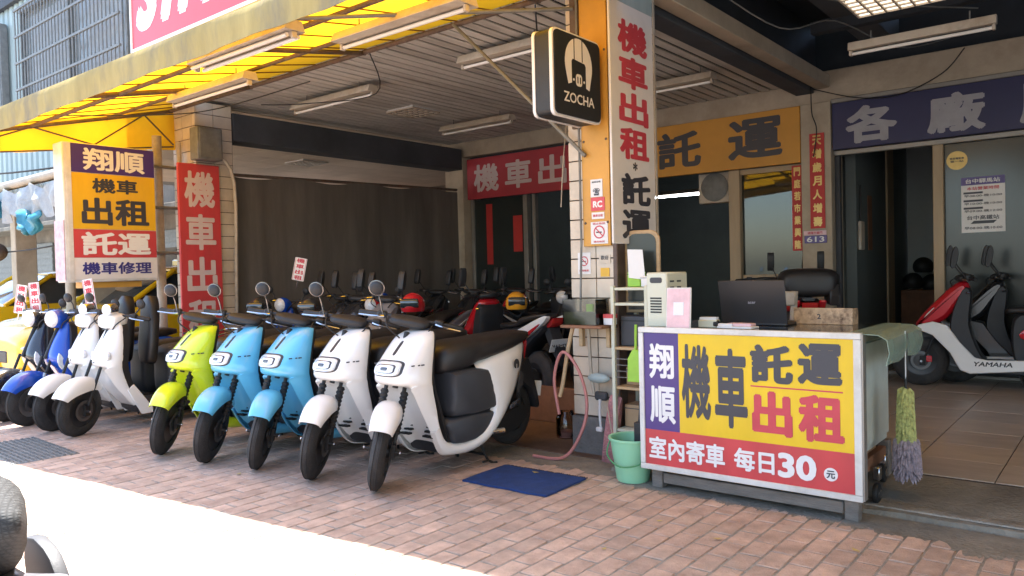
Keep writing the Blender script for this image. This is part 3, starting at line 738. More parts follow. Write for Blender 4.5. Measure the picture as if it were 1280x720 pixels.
# left blade sign
s = thing('blade_sign', 'tall white framed box sign with navy, yellow and red bands beside left poles', 'sign', (0, 0, 0))
MB().box(-8.43, -8.205, 3.14, 4.06, 1.30, 2.70).build('box', M['framewhite'], s, bevel=.01)
MB().box(-8.202, -8.196, 3.17, 3.215, 1.31, 2.69).build('frame', M['framewhite'], s)
MB().box(-8.44, -8.21, 3.132, 3.139, 1.32, 1.92).build('peeling_poster', M['foil'], s)
MB().box(-8.40, -8.25, 3.3, 3.9, 1.24, 1.30).build('bracket', M['panelor'], s)
X = -8.204
def zz(t): return 1.33 + (2.69 - 1.33) * t
for (a, b, m) in ((.79, 1, 'navy'), (.372, .787, 'signyellow'), (.160, .369, 'signred'), (0, .158, 'signwhite')): panel(s, '+X', 3.215, 4.05, zz(a), zz(b), X, M[m], off=.003)
X += .003
text('翔順', (X, 3.64, zz(.893)), .62, .225, M['lettw'], s, '+X', .03)
text('機車', (X, 3.64, zz(.70)), .46, .15, M['lettb'], s, '+X', .03)
text('出租', (X, 3.64, zz(.505)), .68, .28, M['lettb'], s, '+X', .035)
text('託運', (X, 3.64, zz(.265)), .70, .235, M['lettw'], s, '+X', .035)
text('機車修理', (X, 3.64, zz(.08)), .70, .125, M['navy2'], s, '+X', .03)
for z in (1.6, 2.1, 2.55): MB().tube([(-8.32, 4.05, z), (-8.35, 4.5, z)], .018, 8).build('bracket_arm', M['grille'], s)
# poles behind it
for k, (x, y, r_, m) in enumerate(((-8.42, 4.2, .05, 'pipe'), (-8.62, 4.3, .035, 'grille'), (-8.74, 4.36, .03, 'grille'), (-8.36, 4.42, .028, 'pipe'))):
    tag(MB().tube([(x, y, 0), (x, y, 2.85 if k else 2.9)], r_, 10).build('pole', M[m]), ['thick cream pipe standing just right of the blade sign', 'thin grey pole behind the blade sign', 'thin grey pole farthest back behind the blade sign', 'slim cream pipe beside the red hanging sign'][k], 'pole')
# red vertical sign
s = thing('hanging_sign', 'narrow red vertical sign with white characters on the left pillar', 'sign', (0, 0, 0))
MB().box(-8.11, -8.075, 4.25, 4.74, .62, 2.58).build('board', M['signred'], s, bevel=.006)
for i, ch in enumerate('機車出租'): text(ch, (-8.075, 4.495, 2.30 - .475 * i), .36, .40, M['lettpink'], s, '+X', .03)
# grey cabinet over it
t = thing('meter_box', 'weathered grey metal box mounted on the left pillar above the red sign', 'electrical box', (0, 0, 0))
MB().box(-8.12, -7.95, 4.42, 4.72, 2.62, 2.98).build('box', M['grille'], t, bevel=.01)
MB().box(-7.952, -7.94, 4.44, 4.70, 2.64, 2.96).build('door', M['grille'], t, bevel=.004)
MB().tube([(-8.05, 4.72, 2.7), (-8.04, 4.9, 2.4), (-8.06, 4.9, 1.2), (-8.06, 4.88, .2)], .02, 6, sm=4).build('conduit', M['pipe'], t)
# ZOCHA style blade sign
s = thing('blade_sign', 'black rounded box sign with white helmet emblem bracketed to the tiled pillar', 'sign', (0, 0, 0))
def rrect(u0, u1, z0, z1, r_, n=5):
    o = []
    for (cu, cz, a0) in ((u1 - r_, z1 - r_, 0), (u0 + r_, z1 - r_, 90), (u0 + r_, z0 + r_, 180), (u1 - r_, z0 + r_, 270)):
        for k in range(n + 1): a = R(a0 + 90 * k / n); o.append((cu + r_ * math.cos(a), cz + r_ * math.sin(a)))
    return o
MB().prism(rrect(4.02, 4.64, 2.33, 2.95, .05), -3.13, -3.00).build('box', M['plastic'], s)
MB().prism(rrect(4.015, 4.645, 2.325, 2.955, .05), -2.999, -2.972).build('rim', M['lettw'], s)
MB().prism(rrect(4.015, 4.645, 2.325, 2.955, .05), -3.155, -3.131).build('rim', M['lettw'], s)
MB().prism(rrect(4.03, 4.63, 2.34, 2.94, .045), -2.9715, -2.962).build('face', M['signface'], s)
def fl(pts, x, m, name='emblem', d=.002): return MB().prism([(4.335 + (a - 4.34) * 1.32, 2.655 + (b - 2.64) * 1.28) for a, b in pts], x, x + d).build(name, M[m], s, smooth=False)
cx_, cz_ = 4.34, 2.70
hel = []
for k in range(25):
    a = R(200 - 220 * k / 24); hel.append((cx_ + .135 * math.cos(a), cz_ + .15 * math.sin(a) + (.0)))
hel = [(cx_ - .105, 2.575)] + hel + [(cx_ + .105, 2.565), (cx_ + .072, 2.575), (cx_ + .072, 2.70), (cx_ + .06, 2.715), (cx_ - .06, 2.725), (cx_ - .072, 2.71), (cx_ - .072, 2.585)]
fl(hel, -2.9615, 'lettw')
for dx in (-.045, .035): fl([(cx_ + dx - .004, 2.72), (cx_ + dx + .004, 2.72), (cx_ + dx + .004, 2.85), (cx_ + dx - .004, 2.85)], -2.9594, 'signface', d=.001)
fl(rrect(cx_ - .03, cx_ + .03, 2.575, 2.645, .02), -2.9615, 'lettw')
for dx in (-.013, .013): fl(rrect(cx_ + dx - .005, cx_ + dx + .005, 2.59, 2.63, .005), -2.9594, 'signface', d=.001)
for dx in (-.052, .052): fl(rrect(cx_ + dx - .007, cx_ + dx + .007, 2.60, 2.614, .006), -2.9615, 'lettw')
text('ZOCHA', (-2.9615, 4.335, 2.475), .40, .075, M['lettw'], s, '+X', .015)
for z in (2.46, 2.78):
    MB().cbox((-3.04, 4.70, z), (.05, .13, .09)).build('bracket', M['rubber'], s, bevel=.006)
    MB().box(-3.08, -2.94, 4.475, 4.488, z - .06, z + .06) if False else None
s.scale = (.865,) * 3; s.location = (-2.77 + 2.962 * .865, 3.885 - 4.02 * .865, 2.27 - 2.33 * .865)
# white vertical sign
s = thing('vertical_sign', 'tall white sign with crimson and black vertical characters on the pillar side', 'sign', (0, 0, 0))
MB().box(-2.700, -2.682, 4.40, 4.985, 1.47, 3.32).build('board', M['signwhite'], s, bevel=.004)
MB().box(-2.682, -2.672, 4.986, 5.006, 1.47, 3.32).build('edge_trim', M['pipe'], s)
panel(s, '+X', 4.41, 4.98, 3.10, 3.31, -2.682, M['teal'])
for i, ch in enumerate('機車出租'): text(ch, (-2.682, 4.70, 2.885 - .243 * i), .40, .218, M['lettred'], s, '+X', .04)
text('*', (-2.682, 4.70, 2.005), .06, .06, M['lettb'], s, '+X', .02)
text('託', (-2.682, 4.71, 1.845), .40, .215, M['lettb'], s, '+X', .04)
text('運', (-2.682, 4.71, 1.605), .40, .20, M['lettb'], s, '+X', .04)
# ochre sheet on the pillar front
p = thing('ochre_panel', 'tall ochre metal sheet screwed onto the front of the tiled pillar', 'panel', (0, 0, 0))
MB().box(-2.965, -2.745, 4.462, 4.478, 1.46, 3.34).build('sheet', M['panelor'], p, bevel=.003)
MB().box(-3.035, -2.97, 4.455, 4.478, 2.28, 3.34).build('steel_strip', M['rust'], p)
for z in (2.18, 2.78, 1.62):
    for x in (-2.945, -2.765): MB().lathe((x, 4.462, z), ((.0, -.006), (.008, -.005), (.009, 0)), 'Y', 8).build('screw', M['rust'], p)
MB().tube([(-2.975, 4.45, 3.3), (-2.975, 4.45, 1.5), (-3.0, 4.45, .9)], .008, 6).build('conduit', M['grille'], p)
def sticker(label, x0, x1, z0, z1, y, m='paper', name='sticker', cat='sticker'):
    t = thing(name, label, cat, (0, 0, 0)); MB().box(x0, x1, y - .003, y, z0, z1).build('sheet', M[m], t, smooth=False); return t
s = sticker('small white scooter sticker at the top of the ochre sheet', -2.895, -2.80, 1.795, 1.915, 4.461)
text('機車出租', (-2.848, 4.458, 1.897), .07, .012, M['lettb'], s); text('☎', (-2.848, 4.458, 1.83), .055, .05, M['lettb'], s)
s = sticker('pink red sticker with white letters on the ochre sheet', -2.895, -2.785, 1.70, 1.792, 4.461, 'symred'); text('RC', (-2.84, 4.458, 1.745), .075, .045, M['lettw'], s, bold=.05)
s = sticker('narrow white strip sticker under the pink red one', -2.89, -2.79, 1.645, 1.69, 4.461); text('機車出租', (-2.84, 4.458, 1.668), .08, .018, M['lettred'], s)
def nosmoke(cx_, cz_, r_, y, parent):
    mb = MB(); n = 24; v = []
    for k in range(n):
        a = 2 * math.pi * k / n
        for rr in (r_, r_ * .80): v.append((cx_ + rr * math.cos(a), y, cz_ + rr * math.sin(a)))
    mb.add(v, [(2 * k, 2 * ((k + 1) % n), 2 * ((k + 1) % n) + 1, 2 * k + 1) for k in range(n)])
    mb.cbox((cx_, y - .0002, cz_), (r_ * 1.7, .0006, r_ * .17), Matrix.Rotation(R(45), 3, 'Y'))
    mb.build('prohibition_ring', M['lettred'], parent, smooth=False)
    MB().box(cx_ - r_ * .55, cx_ + r_ * .45, y - .0001, y + .0008, cz_ - r_ * .13, cz_ + r_ * .07).build('cigarette_print', M['lettb'], parent, smooth=False)
s = sticker('white no smoking plate at the foot of the ochre sheet', -2.90, -2.765, 1.475, 1.625, 4.461)
nosmoke(-2.833, 1.555, .045, 4.457, s); text('禁止吸菸', (-2.833, 4.4575, 1.613), .10, .014, M['lettred'], s); text('請勿吸菸', (-2.833, 4.4575, 1.49), .09, .012, M['lettred'], s)
s = sticker('small white no smoking sticker stuck on the lower pillar tiles', -3.035, -2.93, 1.27, 1.42, 4.494)
nosmoke(-2.983, 1.36, .034, 4.490, s); text('請勿吸菸', (-2.983, 4.4905, 1.295), .08, .014, M['lettred'], s)
s = sticker('tiny orange sticker on the lower pillar tiles', -2.85, -2.78, 1.25, 1.31, 4.494, 'signyellow')
s = sticker('white sticker with black brush marks on a pillar tile', -2.86, -2.77, 1.34, 1.40, 4.494, 'pillartile'); text('歡迎', (-2.815, 4.491, 1.38), .06, .03, M['lettb'], s)
# dark post at the right corner of the pillar
t = tag(MB().box(-2.738, -2.703, 4.47, 4.58, 0, 3.3).build('post', M['post'], bevel=.006), 'dark brown steel post along the right corner of the tiled pillar', 'post')

# wall signs on inner facade
s = thing('wall_sign', 'crimson wall sign with pale pink characters left of the tiled pillar', 'sign', (0, 0, 0))
MB().box(-8.05, -5.30, 8.90, 8.96, 2.43, 3.05).build('board', M['signred2'], s, bevel=.004)
for i, ch in enumerate('機車出租'): text(ch, (-7.66 + .62 * i, 8.90, 2.74), .50, .42, M['lettpink'], s, '-Y', .03)
s = thing('wall_sign', 'orange wall sign with black characters right of the tiled pillar', 'sign', (0, 0, 0))
MB().box(-5.07, -2.94, 8.90, 8.96, 2.46, 3.10).build('board', M['orange'], s, bevel=.004)
text('託', (-4.45, 8.90, 2.78), .60, .45, M['lettb'], s, '-Y', .035); text('運', (-3.47, 8.90, 2.80), .66, .47, M['lettb'], s, '-Y', .035)
s = thing('wall_sign', 'navy blue wall sign with large grey characters above the right doorway', 'sign', (0, 0, 0))
MB().box(-2.59, 1.9, 8.90, 8.96, 2.557, 3.068).build('board', M['bluesign'], s, bevel=.004)
for i, ch in enumerate('各廠牌機車'): text(ch, (-2.19 + .80 * i, 8.90, 2.80), .52, .40, M['lettgrey'], s, '-Y', .045)
# SYM sign upstairs
s = thing('shop_sign', 'bright red upstairs sign with big white italic letters', 'sign', (0, 0, 0))
MB().box(-9.15, -4.4, 4.32, 4.40, 4.02, 5.3).build('board', M['symred'], s, smooth=False)
MB().box(-9.19, -9.151, 4.31, 4.41, 3.98, 5.3).build('frame', M['lettw'], s); MB().box(-9.15, -4.4, 4.31, 4.41, 3.98, 4.019).build('frame', M['lettw'], s)
text('SYM', (-8.12, 4.32, 4.58), 1.85, .80, M['lettw'], s, '-Y', .07, shear=0.35)
# couplets and small signs
def couplet(chars, x0, x1, z0, z1, y, label, m='gold', cat='couplet banner'):
    t = thing('couplet_banner', label, cat, (0, 0, 0)); MB().box(x0, x1, y - .006, y, z0, z1).build('paper', M['redpaper'], t, smooth=False)
    n = len(chars); h = (z1 - z0) / n
    for i, ch in enumerate(chars): text(ch, ((x0 + x1) / 2, y - .006, z1 - h * (i + .5)), (x1 - x0) * .62, h * .72, M[m], t, '-Y', .04)
    return t
couplet('門庭若市業興隆', -3.075, -2.955, 1.46, 2.44, 8.90 - .001 + .1, 'lower red couplet with gold characters on the window edge')
couplet('天增歲月人增壽', -2.83, -2.67, 1.70, 2.76, 8.875, 'upper red couplet with gold characters on the inner pillar')
s = sticker('tiny cream strip above the house number', -2.91, -2.66, 1.625, 1.675, 8.875, 'pinkpaper', 'notice_strip', 'label'); text('請隨手關門', (-2.785, 8.872, 1.65), .16, .03, M['lettred'], s)
s = thing('house_number', 'navy house number plate 613 under the upper couplet', 'number plate', (0, 0, 0))
MB().box(-2.90, -2.655, 8.866, 8.876, 1.535, 1.62).build('plate', M['navy'], s, bevel=.002); text('613', (-2.778, 8.866, 1.578), .19, .06, M['lettw'], s, bold=.015)
couplet('生意興隆通四海', -7.80, -7.68, 1.42, 2.35, 9.05, 'red couplet strip on the tinted pane under the crimson sign', 'redpaper')
t = couplet('財源廣進', -7.27, -7.10, 1.60, 2.14, 9.05, 'dark red paper beside the sliding post under the crimson sign', 'redpaper')
# posters on right glass
s = sticker('round cream sticker at the top of the dark glass', -1.50, -1.32, 2.24, 2.42, 9.029, 'tintglass', 'sticker')
for ch in list(s.children): bpy.data.objects.remove(ch)
MB().prism([(-1.405 + .095 * math.cos(2 * math.pi * k / 28), 2.325 + .095 * math.sin(2 * math.pi * k / 28)) for k in range(28)], 9.026, 9.029, 'XZ').build('disc', M['gold'], s, smooth=False)
text('微型電動車', (-1.405, 9.025, 2.345), .13, .022, M['lettb'], s); text('第一站', (-1.405, 9.025, 2.315), .12, .022, M['lettb'], s)
s = thing('poster', 'white opening hours poster with navy header on the dark glass', 'poster', (0, 0, 0))
MB().box(-1.37, -.99, 9.024, 9.029, 1.58, 2.14).build('sheet', M['signwhite'], s, smooth=False)
MB().box(-1.37, -.99, 9.022, 9.0235, 2.06, 2.14).build('header', M['navy'], s, smooth=False)
y = 9.021
text('台中驛馬站', (-1.18, y, 2.10), .30, .045, M['lettw'], s)
text('本站營業時間', (-1.18, 9.023, 2.025), .28, .035, M['lettred'], s)
for k, (z, a) in enumerate(((1.955, '早08:00-晚10:00'), (1.875, '早10:00-晚10:00'), (1.80, '早09:00-晚12:00'))):
    MB().box(-1.35, -1.18, 9.0225, 9.0235, z + .016, z + .036).build('bar', M['lettb'], s, smooth=False)
    text(a, (-1.18, 9.023, z - .004), .33, .027, M['lettb'], s)
text('台中高鐵站', (-1.18, 9.023, 1.73), .28, .045, M['lettb'], s)
MB().prism([(-1.29, 1.668), (-1.09, 1.668), (-1.06, 1.698), (-1.26, 1.698)], 9.0225, 9.0235, 'XZ').build('bar', M['lettb'], s, smooth=False)
text('早08:00-晚10:00', (-1.18, 9.023, 1.625), .33, .030, M['lettb'], s)
# wall fan
t = thing('wall_fan', 'square grey wall fan mounted high in the shop opening', 'fan', (-4.1, 9.25, 2.30))
MB().box(-.22, .22, -.08, .08, -.2, .18).build('housing', M['fixture'], t, bevel=.012)
MB().lathe((0, -.085, 0), ((.165, 0), (.18, -.004), (.165, -.012)), 'Y', 24).build('ring', M['grille'], t)
MB().lathe((0, -.083, 0), ((.0, -.005), (.03, -.004), (.035, 0)), 'Y', 12).build('hub', M['fixture'], t)
for k in range(5):
    a = 2 * math.pi * k / 5; MB().prism([(.03 * math.cos(a), .03 * math.sin(a)), (.15 * math.cos(a - .3), .15 * math.sin(a - .3)), (.15 * math.cos(a + .35), .15 * math.sin(a + .35))], -.084, -.082, 'XZ').build('blade', M['rim'], t, smooth=False)
# switch box and picture on the inner side wall
t = thing('switch_box', 'narrow pale switch box on the dim wall inside the right doorway', 'switch box', (0, 0, 0)); MB().box(-2.458, -2.42, 9.36, 9.5, 1.45, 1.78).build('box', M['fixture'], t, bevel=.008)
MB().tube([(-2.44, 9.4, 1.78), (-2.44, 9.42, 2.2)], .01, 6).build('conduit', M['rubber'], t)
t = tag(MB().box(-2.458, -2.45, 9.78, 9.95, 1.45, 2.1).build('picture', M['brown']), 'dark red narrow picture on the dim wall inside the doorway', 'picture')
# ------------------------------------------------------------------ SCOOTERS (forward is -Y, origin at the front tyre contact)
def steer_m(th, piv=(0, 0.07, 0.3)):
    ax_ = Vector((0, 0.30, 0.95)).normalized(); P = Matrix.Translation(piv)
    return P @ Matrix.Rotation(th, 4, ax_) @ P.inverted()
def wheel(root, name, c, Rr, wd, xf=None, rimm='rim', spokes=6):
    rr = Rr - wd * 1.0
    mb = MB(); c = Vector(c)
    mb.lathe(c, ((rr * .98, -wd * .36), (rr * 1.04, -wd * .40), (rr * 1.03, -wd * .28), (rr * .9, -wd * .2), (rr * .9, wd * .2), (rr * 1.03, wd * .28), (rr * 1.04, wd * .40), (rr * .98, wd * .36)), 'X', 28)
    mb.lathe(c, ((.0, -wd * .6), (.035, -wd * .6), (.045, -wd * .3), (.045, wd * .3), (.035, wd * .6), (.0, wd * .6)), 'X', 12)
    for k in range(spokes):
        a = 2 * math.pi * k / spokes; d = Vector((0, math.cos(a), math.sin(a))); mb.tube([c + d * .035, c + d * rr * .95], [.016, .011], 6, cap=False)
    w_ = mb.build(name, M[rimm], root, xf)
    MB().lathe(c, ((.088, wd * .62), (.09, wd * .66), (.065, wd * .66), (.062, wd * .62), (.088, wd * .62)), 'X', 24).build('brake_disc', M['discsteel'], w_, xf)
    prof = []
    for k in range(11):
        a = math.pi * (-0.08 + 1.16 * k / 10); prof.append((rr + wd * .98 * max(0, math.sin(a)) ** .85 + (0 if 0 < k < 10 else -.004), -wd * .5 * math.cos(a)))
    t = MB().lathe(c, prof + [prof[0]], 'X', 40)
    for sx in (-.16, .16):
        ring = []
        for k in range(41):
            a = 2 * math.pi * k / 40; ring.append(c + Vector((sx * wd, (Rr - wd * .035) * math.cos(a), (Rr - wd * .035) * math.sin(a))))
        t.tube(ring, .003, 4, cap=False)
    t.build('tyre', M['tyre'], w_, xf); return w_
def shield_mb(secs, n=10, off=0.0, thick=.012):
    """secs: z, centre s, edge s, half width, lip u, lip s (or None)"""
    rows = []
    full = []
    for s_ in secs:
        z, c, e, w_ = s_[:4]; lip = s_[4] if len(s_) > 4 else None; row = []
        for k in range(-n, n + 1):
            u = k / n; a = abs(u)
            if lip is None: y = c + (e - c) * a ** 2.4
            else:
                lu, ls = .78, lip
                if a < lu: y = c + (ls - c) * (a / lu) ** 5
                else: y = ls + (e - ls) * ((a - lu) / (1 - lu)) ** 1.5
            x = w_ * math.sin(u * math.pi / 2 * .98) / math.sin(math.pi / 2 * .98) if lip is None else w_ * u
            row.append((x, y + off, z))
        full.append(row)
    sm_ = smooth_rows(full, 5)
    for row in sm_:
        e = max(row[0][1], row[-1][1]) + .004
        back = [(p[0] * .97, max(p[1] + thick, e), p[2]) for p in row[::-1]]
        rows.append(row + back)
    return MB().loft(rows)
def mirror(root, base, head, r=.055, chrome=True, xf=None):
    b = Vector(base); h = Vector(head)
    m_ = MB().tube([b, b.lerp(h, .5) + Vector((0, .02, 0)), h], .006, 7, sm=3).build('mirror', M['plastic'] if not chrome else M['mirrorrim'], root, xf)
    R_ = Matrix.Translation(h) @ Matrix.Rotation(R(12), 4, 'X')
    hx = R_ if xf is None else xf @ R_
    hd = MB().lathe((0, 0, 0), ((0, -.022), (r * .5, -.02), (r * .85, -.012), (r * .97, 0), (r * .97, .006), (0, .006)), 'Y', 22).build('mirror_head', M['plastic'], m_, hx)
    MB().lathe((0, 0, 0), ((r * .93, -.006), (r * 1.03, -.004), (r * 1.05, .004), (r * 1.0, .010), (r * .93, .008), (r * .93, -.006)), 'Y', 24).build('mirror_rim', M['mirrorrim'] if chrome else M['plastic'], m_, hx)
    MB().lathe((0, .0075, 0), ((0, 0), (r * .9, 0), (r * .9, .001), (0, .001)), 'Y', 22).build('mirror_glass', M['chrome'], m_, hx)
def seat_mb(secs):
    rows = []
    for (s_, zb, zt, w_) in secs:
        row = []
        for k in range(20):
            a = 2 * math.pi * k / 20; ca, sa = math.cos(a), math.sin(a)
            row.append((w_ * math.copysign(abs(ca) ** .55, ca), s_, (zb + zt) / 2 + (zt - zb) / 2 * math.copysign(abs(sa) ** .6, sa)))
        rows.append(row)
    return MB().loft(rows, k=4)
def bars(root, xf, z=.985, y=.33, half=.33, lever='steel', pod=True, pod_m='plastic'):
    h = MB().tube([(-half, y + .07, z - .005), (-.16, y + .03, z + .012), (0, y, z), (.16, y + .03, z + .012), (half, y + .07, z - .005)], .012, 8, sm=4).build('handlebar', M['plastic'], root, xf)
    for s_ in (-1, 1):
        g_ = MB().tube([(s_ * (half - .115), y + .055, z + .002), (s_ * half, y + .072, z - .004), (s_ * (half + .012), y + .074, z - .005)], [.018, .0185, .012], 10).build('grip', M['rubber'], h, xf)
        MB().tube([(s_ * .17, y - .01, z + .005), (s_ * .22, y - .03, z + .0), (s_ * (half), y + .01, z - .012)], [.009, .008, .006], 6, sm=3).build('brake_lever', M[lever], h, xf)
        MB().cbox((s_ * .185, y + .03, z + .01), (.06, .05, .045)).build('switch_block', M['plastic'], h, xf, bevel=.008)
    MB().tube([(-.15, y - .02, z), (-.12, y - .09, z - .05), (-.03, y - .05, z - .12), (0, y - .01, z - .2)], .005, 6, sm=4).build('brake_hose', M['rubber'], h, xf)
    MB().tube([(.15, y - .02, z), (.12, y - .10, z - .06), (.03, y - .05, z - .14)], .005, 6, sm=4).build('brake_hose', M['rubber'], h, xf)
    if pod: seat_like_pod(h, xf, z, y, pod_m)
    return h
def seat_like_pod(h, xf, z, y, m):
    mb = MB(); rows = []
    for (dy, w_, zb, zt) in ((-.06, .05, -.02, .005), (-.045, .10, -.035, .016), (0, .135, -.04, .028), (.05, .12, -.035, .03), (.09, .06, -.02, .022)):
        rows.append([(w_ * math.copysign(abs(math.cos(a)) ** .7, math.cos(a)), y + dy, z + (zb + zt) / 2 + (zt - zb) / 2 * math.copysign(abs(math.sin(a)) ** .7, math.sin(a))) for a in [2 * math.pi * q / 16 for q in range(16)]])
    mb.loft(rows, k=3).build('meter_pod', M[m], h, xf)
def forks(root, xf, top=(.30, .62), xw=.062, bellows=True, Rr=.245):
    for s_ in (-1, 1):
        f_ = MB().tube([(s_ * xw, .02, Rr - .0), (s_ * xw, .06, .34), (s_ * (xw - .005), .17, .62)], .013, 8)
        if bellows:
            P = [Vector((s_ * xw, .055 + .0115 * k * .95, .34 + .024 * k)) for k in range(11)]
            for k, p in enumerate(P[:-1]): f_.tube([p, p.lerp(P[k + 1], .5), P[k + 1]], [.020, .027, .020], 10)
        f_.cbox((s_ * xw, .015, Rr), (.03, .05, .09)); f_.tube([(s_ * (xw + .015), .0, Rr), (s_ * (xw + .045), 0, Rr)], .011, 8)
        f_.build('fork', M['rubber'], root, xf)
        MB().tube([(s_ * (xw + .012), .0, Rr), (s_ * (xw + .052), 0, Rr)], .010, 10).build('axle_nut', M['steel'], root, xf)
    MB().tube([(0, .15, .6), (0, .30, .93)], .018, 8).build('steering_stem', M['rubber'], root, xf)
def fender(root, xf, m, c=(0, .0, .245), r=.285, w_=.072, a0=8, a1=150, drop=.075):
    rows = []
    for k in range(15):
        t = k / 14; a = R(a0 + (a1 - a0) * t); tap = (math.sin(math.pi * min(1, t * 1.3 + .18) if t < .5 else math.pi * (1 - (t - .5) * .9) / 1.0 * .5 + 0)) if False else 1
        ww = w_ * (.62 + .38 * math.sin(math.pi * min(1, .15 + t * .9))); dr = drop * (.35 + .65 * math.sin(math.pi * (.1 + .8 * t)))
        row = []
        for q in range(-7, 8):
            u = q / 7; rr = r + .012 - dr * abs(u) ** 2.6
            row.append((ww * math.sin(u * math.pi / 2), c[1] - rr * math.cos(a), c[2] + rr * math.sin(a)))
        rows.append(row)
    MB().loft(rows, closed=False, cap=False, k=2).build('fender', M[m], root, xf, solid=-.006)

def gogoro(x, y, paint, label, steer=R(33), rz=0.0, group='round nosed electric scooters parked in a row'):
    t = thing('electric_scooter', label, 'scooter', (x, y, 0), rz, group)
    S = steer_m(steer)
    wheel(t, 'front_wheel', (0, .0, .245), .245, .092, S, spokes=5)
    wheel(t, 'rear_wheel', (0, 1.27, .275), .235, .10, None)
    fender(t, S, paint, r=.282, w_=.082, a0=38, a1=150, drop=.085)
    forks(t, S)
    secs = [(.94, .36, .385, .085), (.93, .315, .38, .122), (.89, .25, .35, .158), (.80, .155, .32, .178), (.73, .092, .30, .187), (.67, .078, .285, .196), (.625, .10, .28, .20),
            (.60, .19, .285, .20, .145), (.56, .27, .29, .20, .165), (.46, .32, .315, .197, .22), (.36, .35, .34, .19, .28), (.26, .385, .385, .18, .34), (.19, .42, .43, .165, .40), (.155, .47, .48, .15, .46)]
    shield_mb(secs).build('front_shield', M[paint], t, ang=50)
    # black inner leg shield
    rows = [[(-w_, e + a, z), (-w_ * .9, e + a + .035, z), (w_ * .9, e + a + .035, z), (w_, e + a, z)] for (z, e, w_, a) in ((.95, .385, .09, 0.005), (.90, .36, .148, .005), (.80, .325, .168, .005), (.67, .295, .190, .005), (.56, .305, .192, .012), (.46, .33, .188, .025), (.34, .365, .182, .03), (.26, .40, .17, .03), (.2, .44, .155, .03))]
    MB().loft(rows, k=2).build('inner_leg_shield', M['plastic'], t)
    # headlight
    hl = MB(); rows = []
    def srf(u, z):
        import bisect
        zs = [(s_[0], s_[1], s_[2], s_[3]) for s_ in secs[:7]][::-1]
        for a, b in zip(zs, zs[1:]):
            if a[0] <= z <= b[0]:
                f_ = (z - a[0]) / (b[0] - a[0]); c = a[1] + (b[1] - a[1]) * f_; e = a[2] + (b[2] - a[2]) * f_; w_ = a[3] + (b[3] - a[3]) * f_; break
        uu = math.asin(min(1, abs(u) / w_)) / (math.pi / 2)
        return c + (e - c) * uu ** 2.4
    def decal(us, z0, z1, off, m, name, par, r=.5, thick=.012):
        """capsule that hugs the curved shield"""
        n = 14; half = us; cz = (z0 + z1) / 2; hz = (z1 - z0) / 2; rr = []
        for sc_, o_ in ((1, .004), (1, -off * .6), (.93, -off), (.0, -off * 1.05)):
            row = []
            for k in range(28):
                a = 2 * math.pi * k / 28; ca, sa = math.cos(a), math.sin(a)
                x_ = half * math.copysign(abs(ca) ** r, ca) * sc_; z_ = cz + hz * math.copysign(abs(sa) ** r, sa) * sc_
                row.append((x_, srf(x_, z_) + o_, z_))
            rr.append(row)
        return MB().loft(rr).build(name, M[m], par)
    hb = decal(.122, .676, .774, .010, 'greyplastic', 'headlight', t)
    decal(.112, .682, .768, .018, 'lens', 'headlight_lens', hb)
    decal(.084, .697, .753, .0192, 'lensdark', 'lamp_element', hb)
    decal(.078, .701, .749, .0205, 'lens', 'lamp_element', hb)
    decal(.030, .714, .736, .0216, 'lensdark', 'lamp_element', hb)
    # dark slot above
    rr = []
    for (z, h_) in ((.80, .006), (.81, .0125), (.84, .013), (.87, .0125), (.882, .006)): rr.append([(-h_, srf(0, z) + .004, z), (-h_, srf(0, z) - .004, z), (h_, srf(0, z) - .004, z), (h_, srf(0, z) + .004, z)])
    MB().loft(rr).build('vent_slot', M['plastic'], t)
    # side badges
    for s_ in (-1, 1):
        mb = MB(); x1 = s_ * .198
        for k, (a, b) in enumerate(((.16, .185), (.20, .215), (.225, .25))): mb.cbox((s_ * (.198 - (.27 - a) * .28), a, .742), (.004, b - a, .008), Matrix.Rotation(s_ * .0, 3, 'Z'))
        mb.build('badge', M['lensdark'], t)
        v_ = MB()
        for r_ in range(3):
            for c_ in range(3): v_.cbox((s_ * (.075 + .034 * c_), .338 + .018 * (2 - r_) - .002 * c_, .325 - .026 * r_), (.026, .03, .012))
        v_.build('vent', M['rubber'], t, kind='stuff')
    # body
    for s_ in (-1, 1):
        prs = [((.36, .34), (.30, .31)), ((.42, .245), (.385, .165)), ((.54, .205), (.50, .125)), ((.68, .21), (.69, .120)), ((.80, .265), (.86, .175)), ((.875, .37), (1.02, .31)), ((.86, .49), (1.14, .45)), ((.80, .60), (1.25, .60)), ((.76, .665), (1.33, .74)), ((.78, .70), (1.37, .81))]
        rows = []
        for k, (i_, o_) in enumerate(prs):
            row = []; wb = [.185, .172, .165, .17, .18, .19, .195, .19, .17, .135][k]
            for q in range(9):
                u = q / 8; bul = .03 * math.sin(math.pi * u) * min(1, .3 + k / 3) ; taper = (.05 * u ** 2) * (k / 9)
                row.append((s_ * (wb + bul - taper - (.03 if q in (0, 8) else 0)), i_[0] + (o_[0] - i_[0]) * u, i_[1] + (o_[1] - i_[1]) * u))
            rows.append(row)
        bp = MB().loft(rows, closed=False, cap=False, k=4).build('side_panel', M[paint], t, solid=s_ * .0 + .008)
        MB().pillow([(1.02, .352), (1.10, .385), (1.115, .405), (1.10, .412), (1.03, .385), (1.012, .37)], .006, s_ * .222, 3, .004).build('reflector', M['lensdark'], bp)
        mb = MB(); o_ = [(1.105 + .028 * math.cos(a), .655 + .036 * math.sin(a)) for a in [R(-50 + 280 * q / 14) for q in range(15)]] + [(1.097, .625), (1.098, .655), (1.113, .658), (1.113, .625)]
        mb.prism(o_, s_ * .212, s_ * .2165); mb.build('emblem', M['yam'], bp, smooth=False)
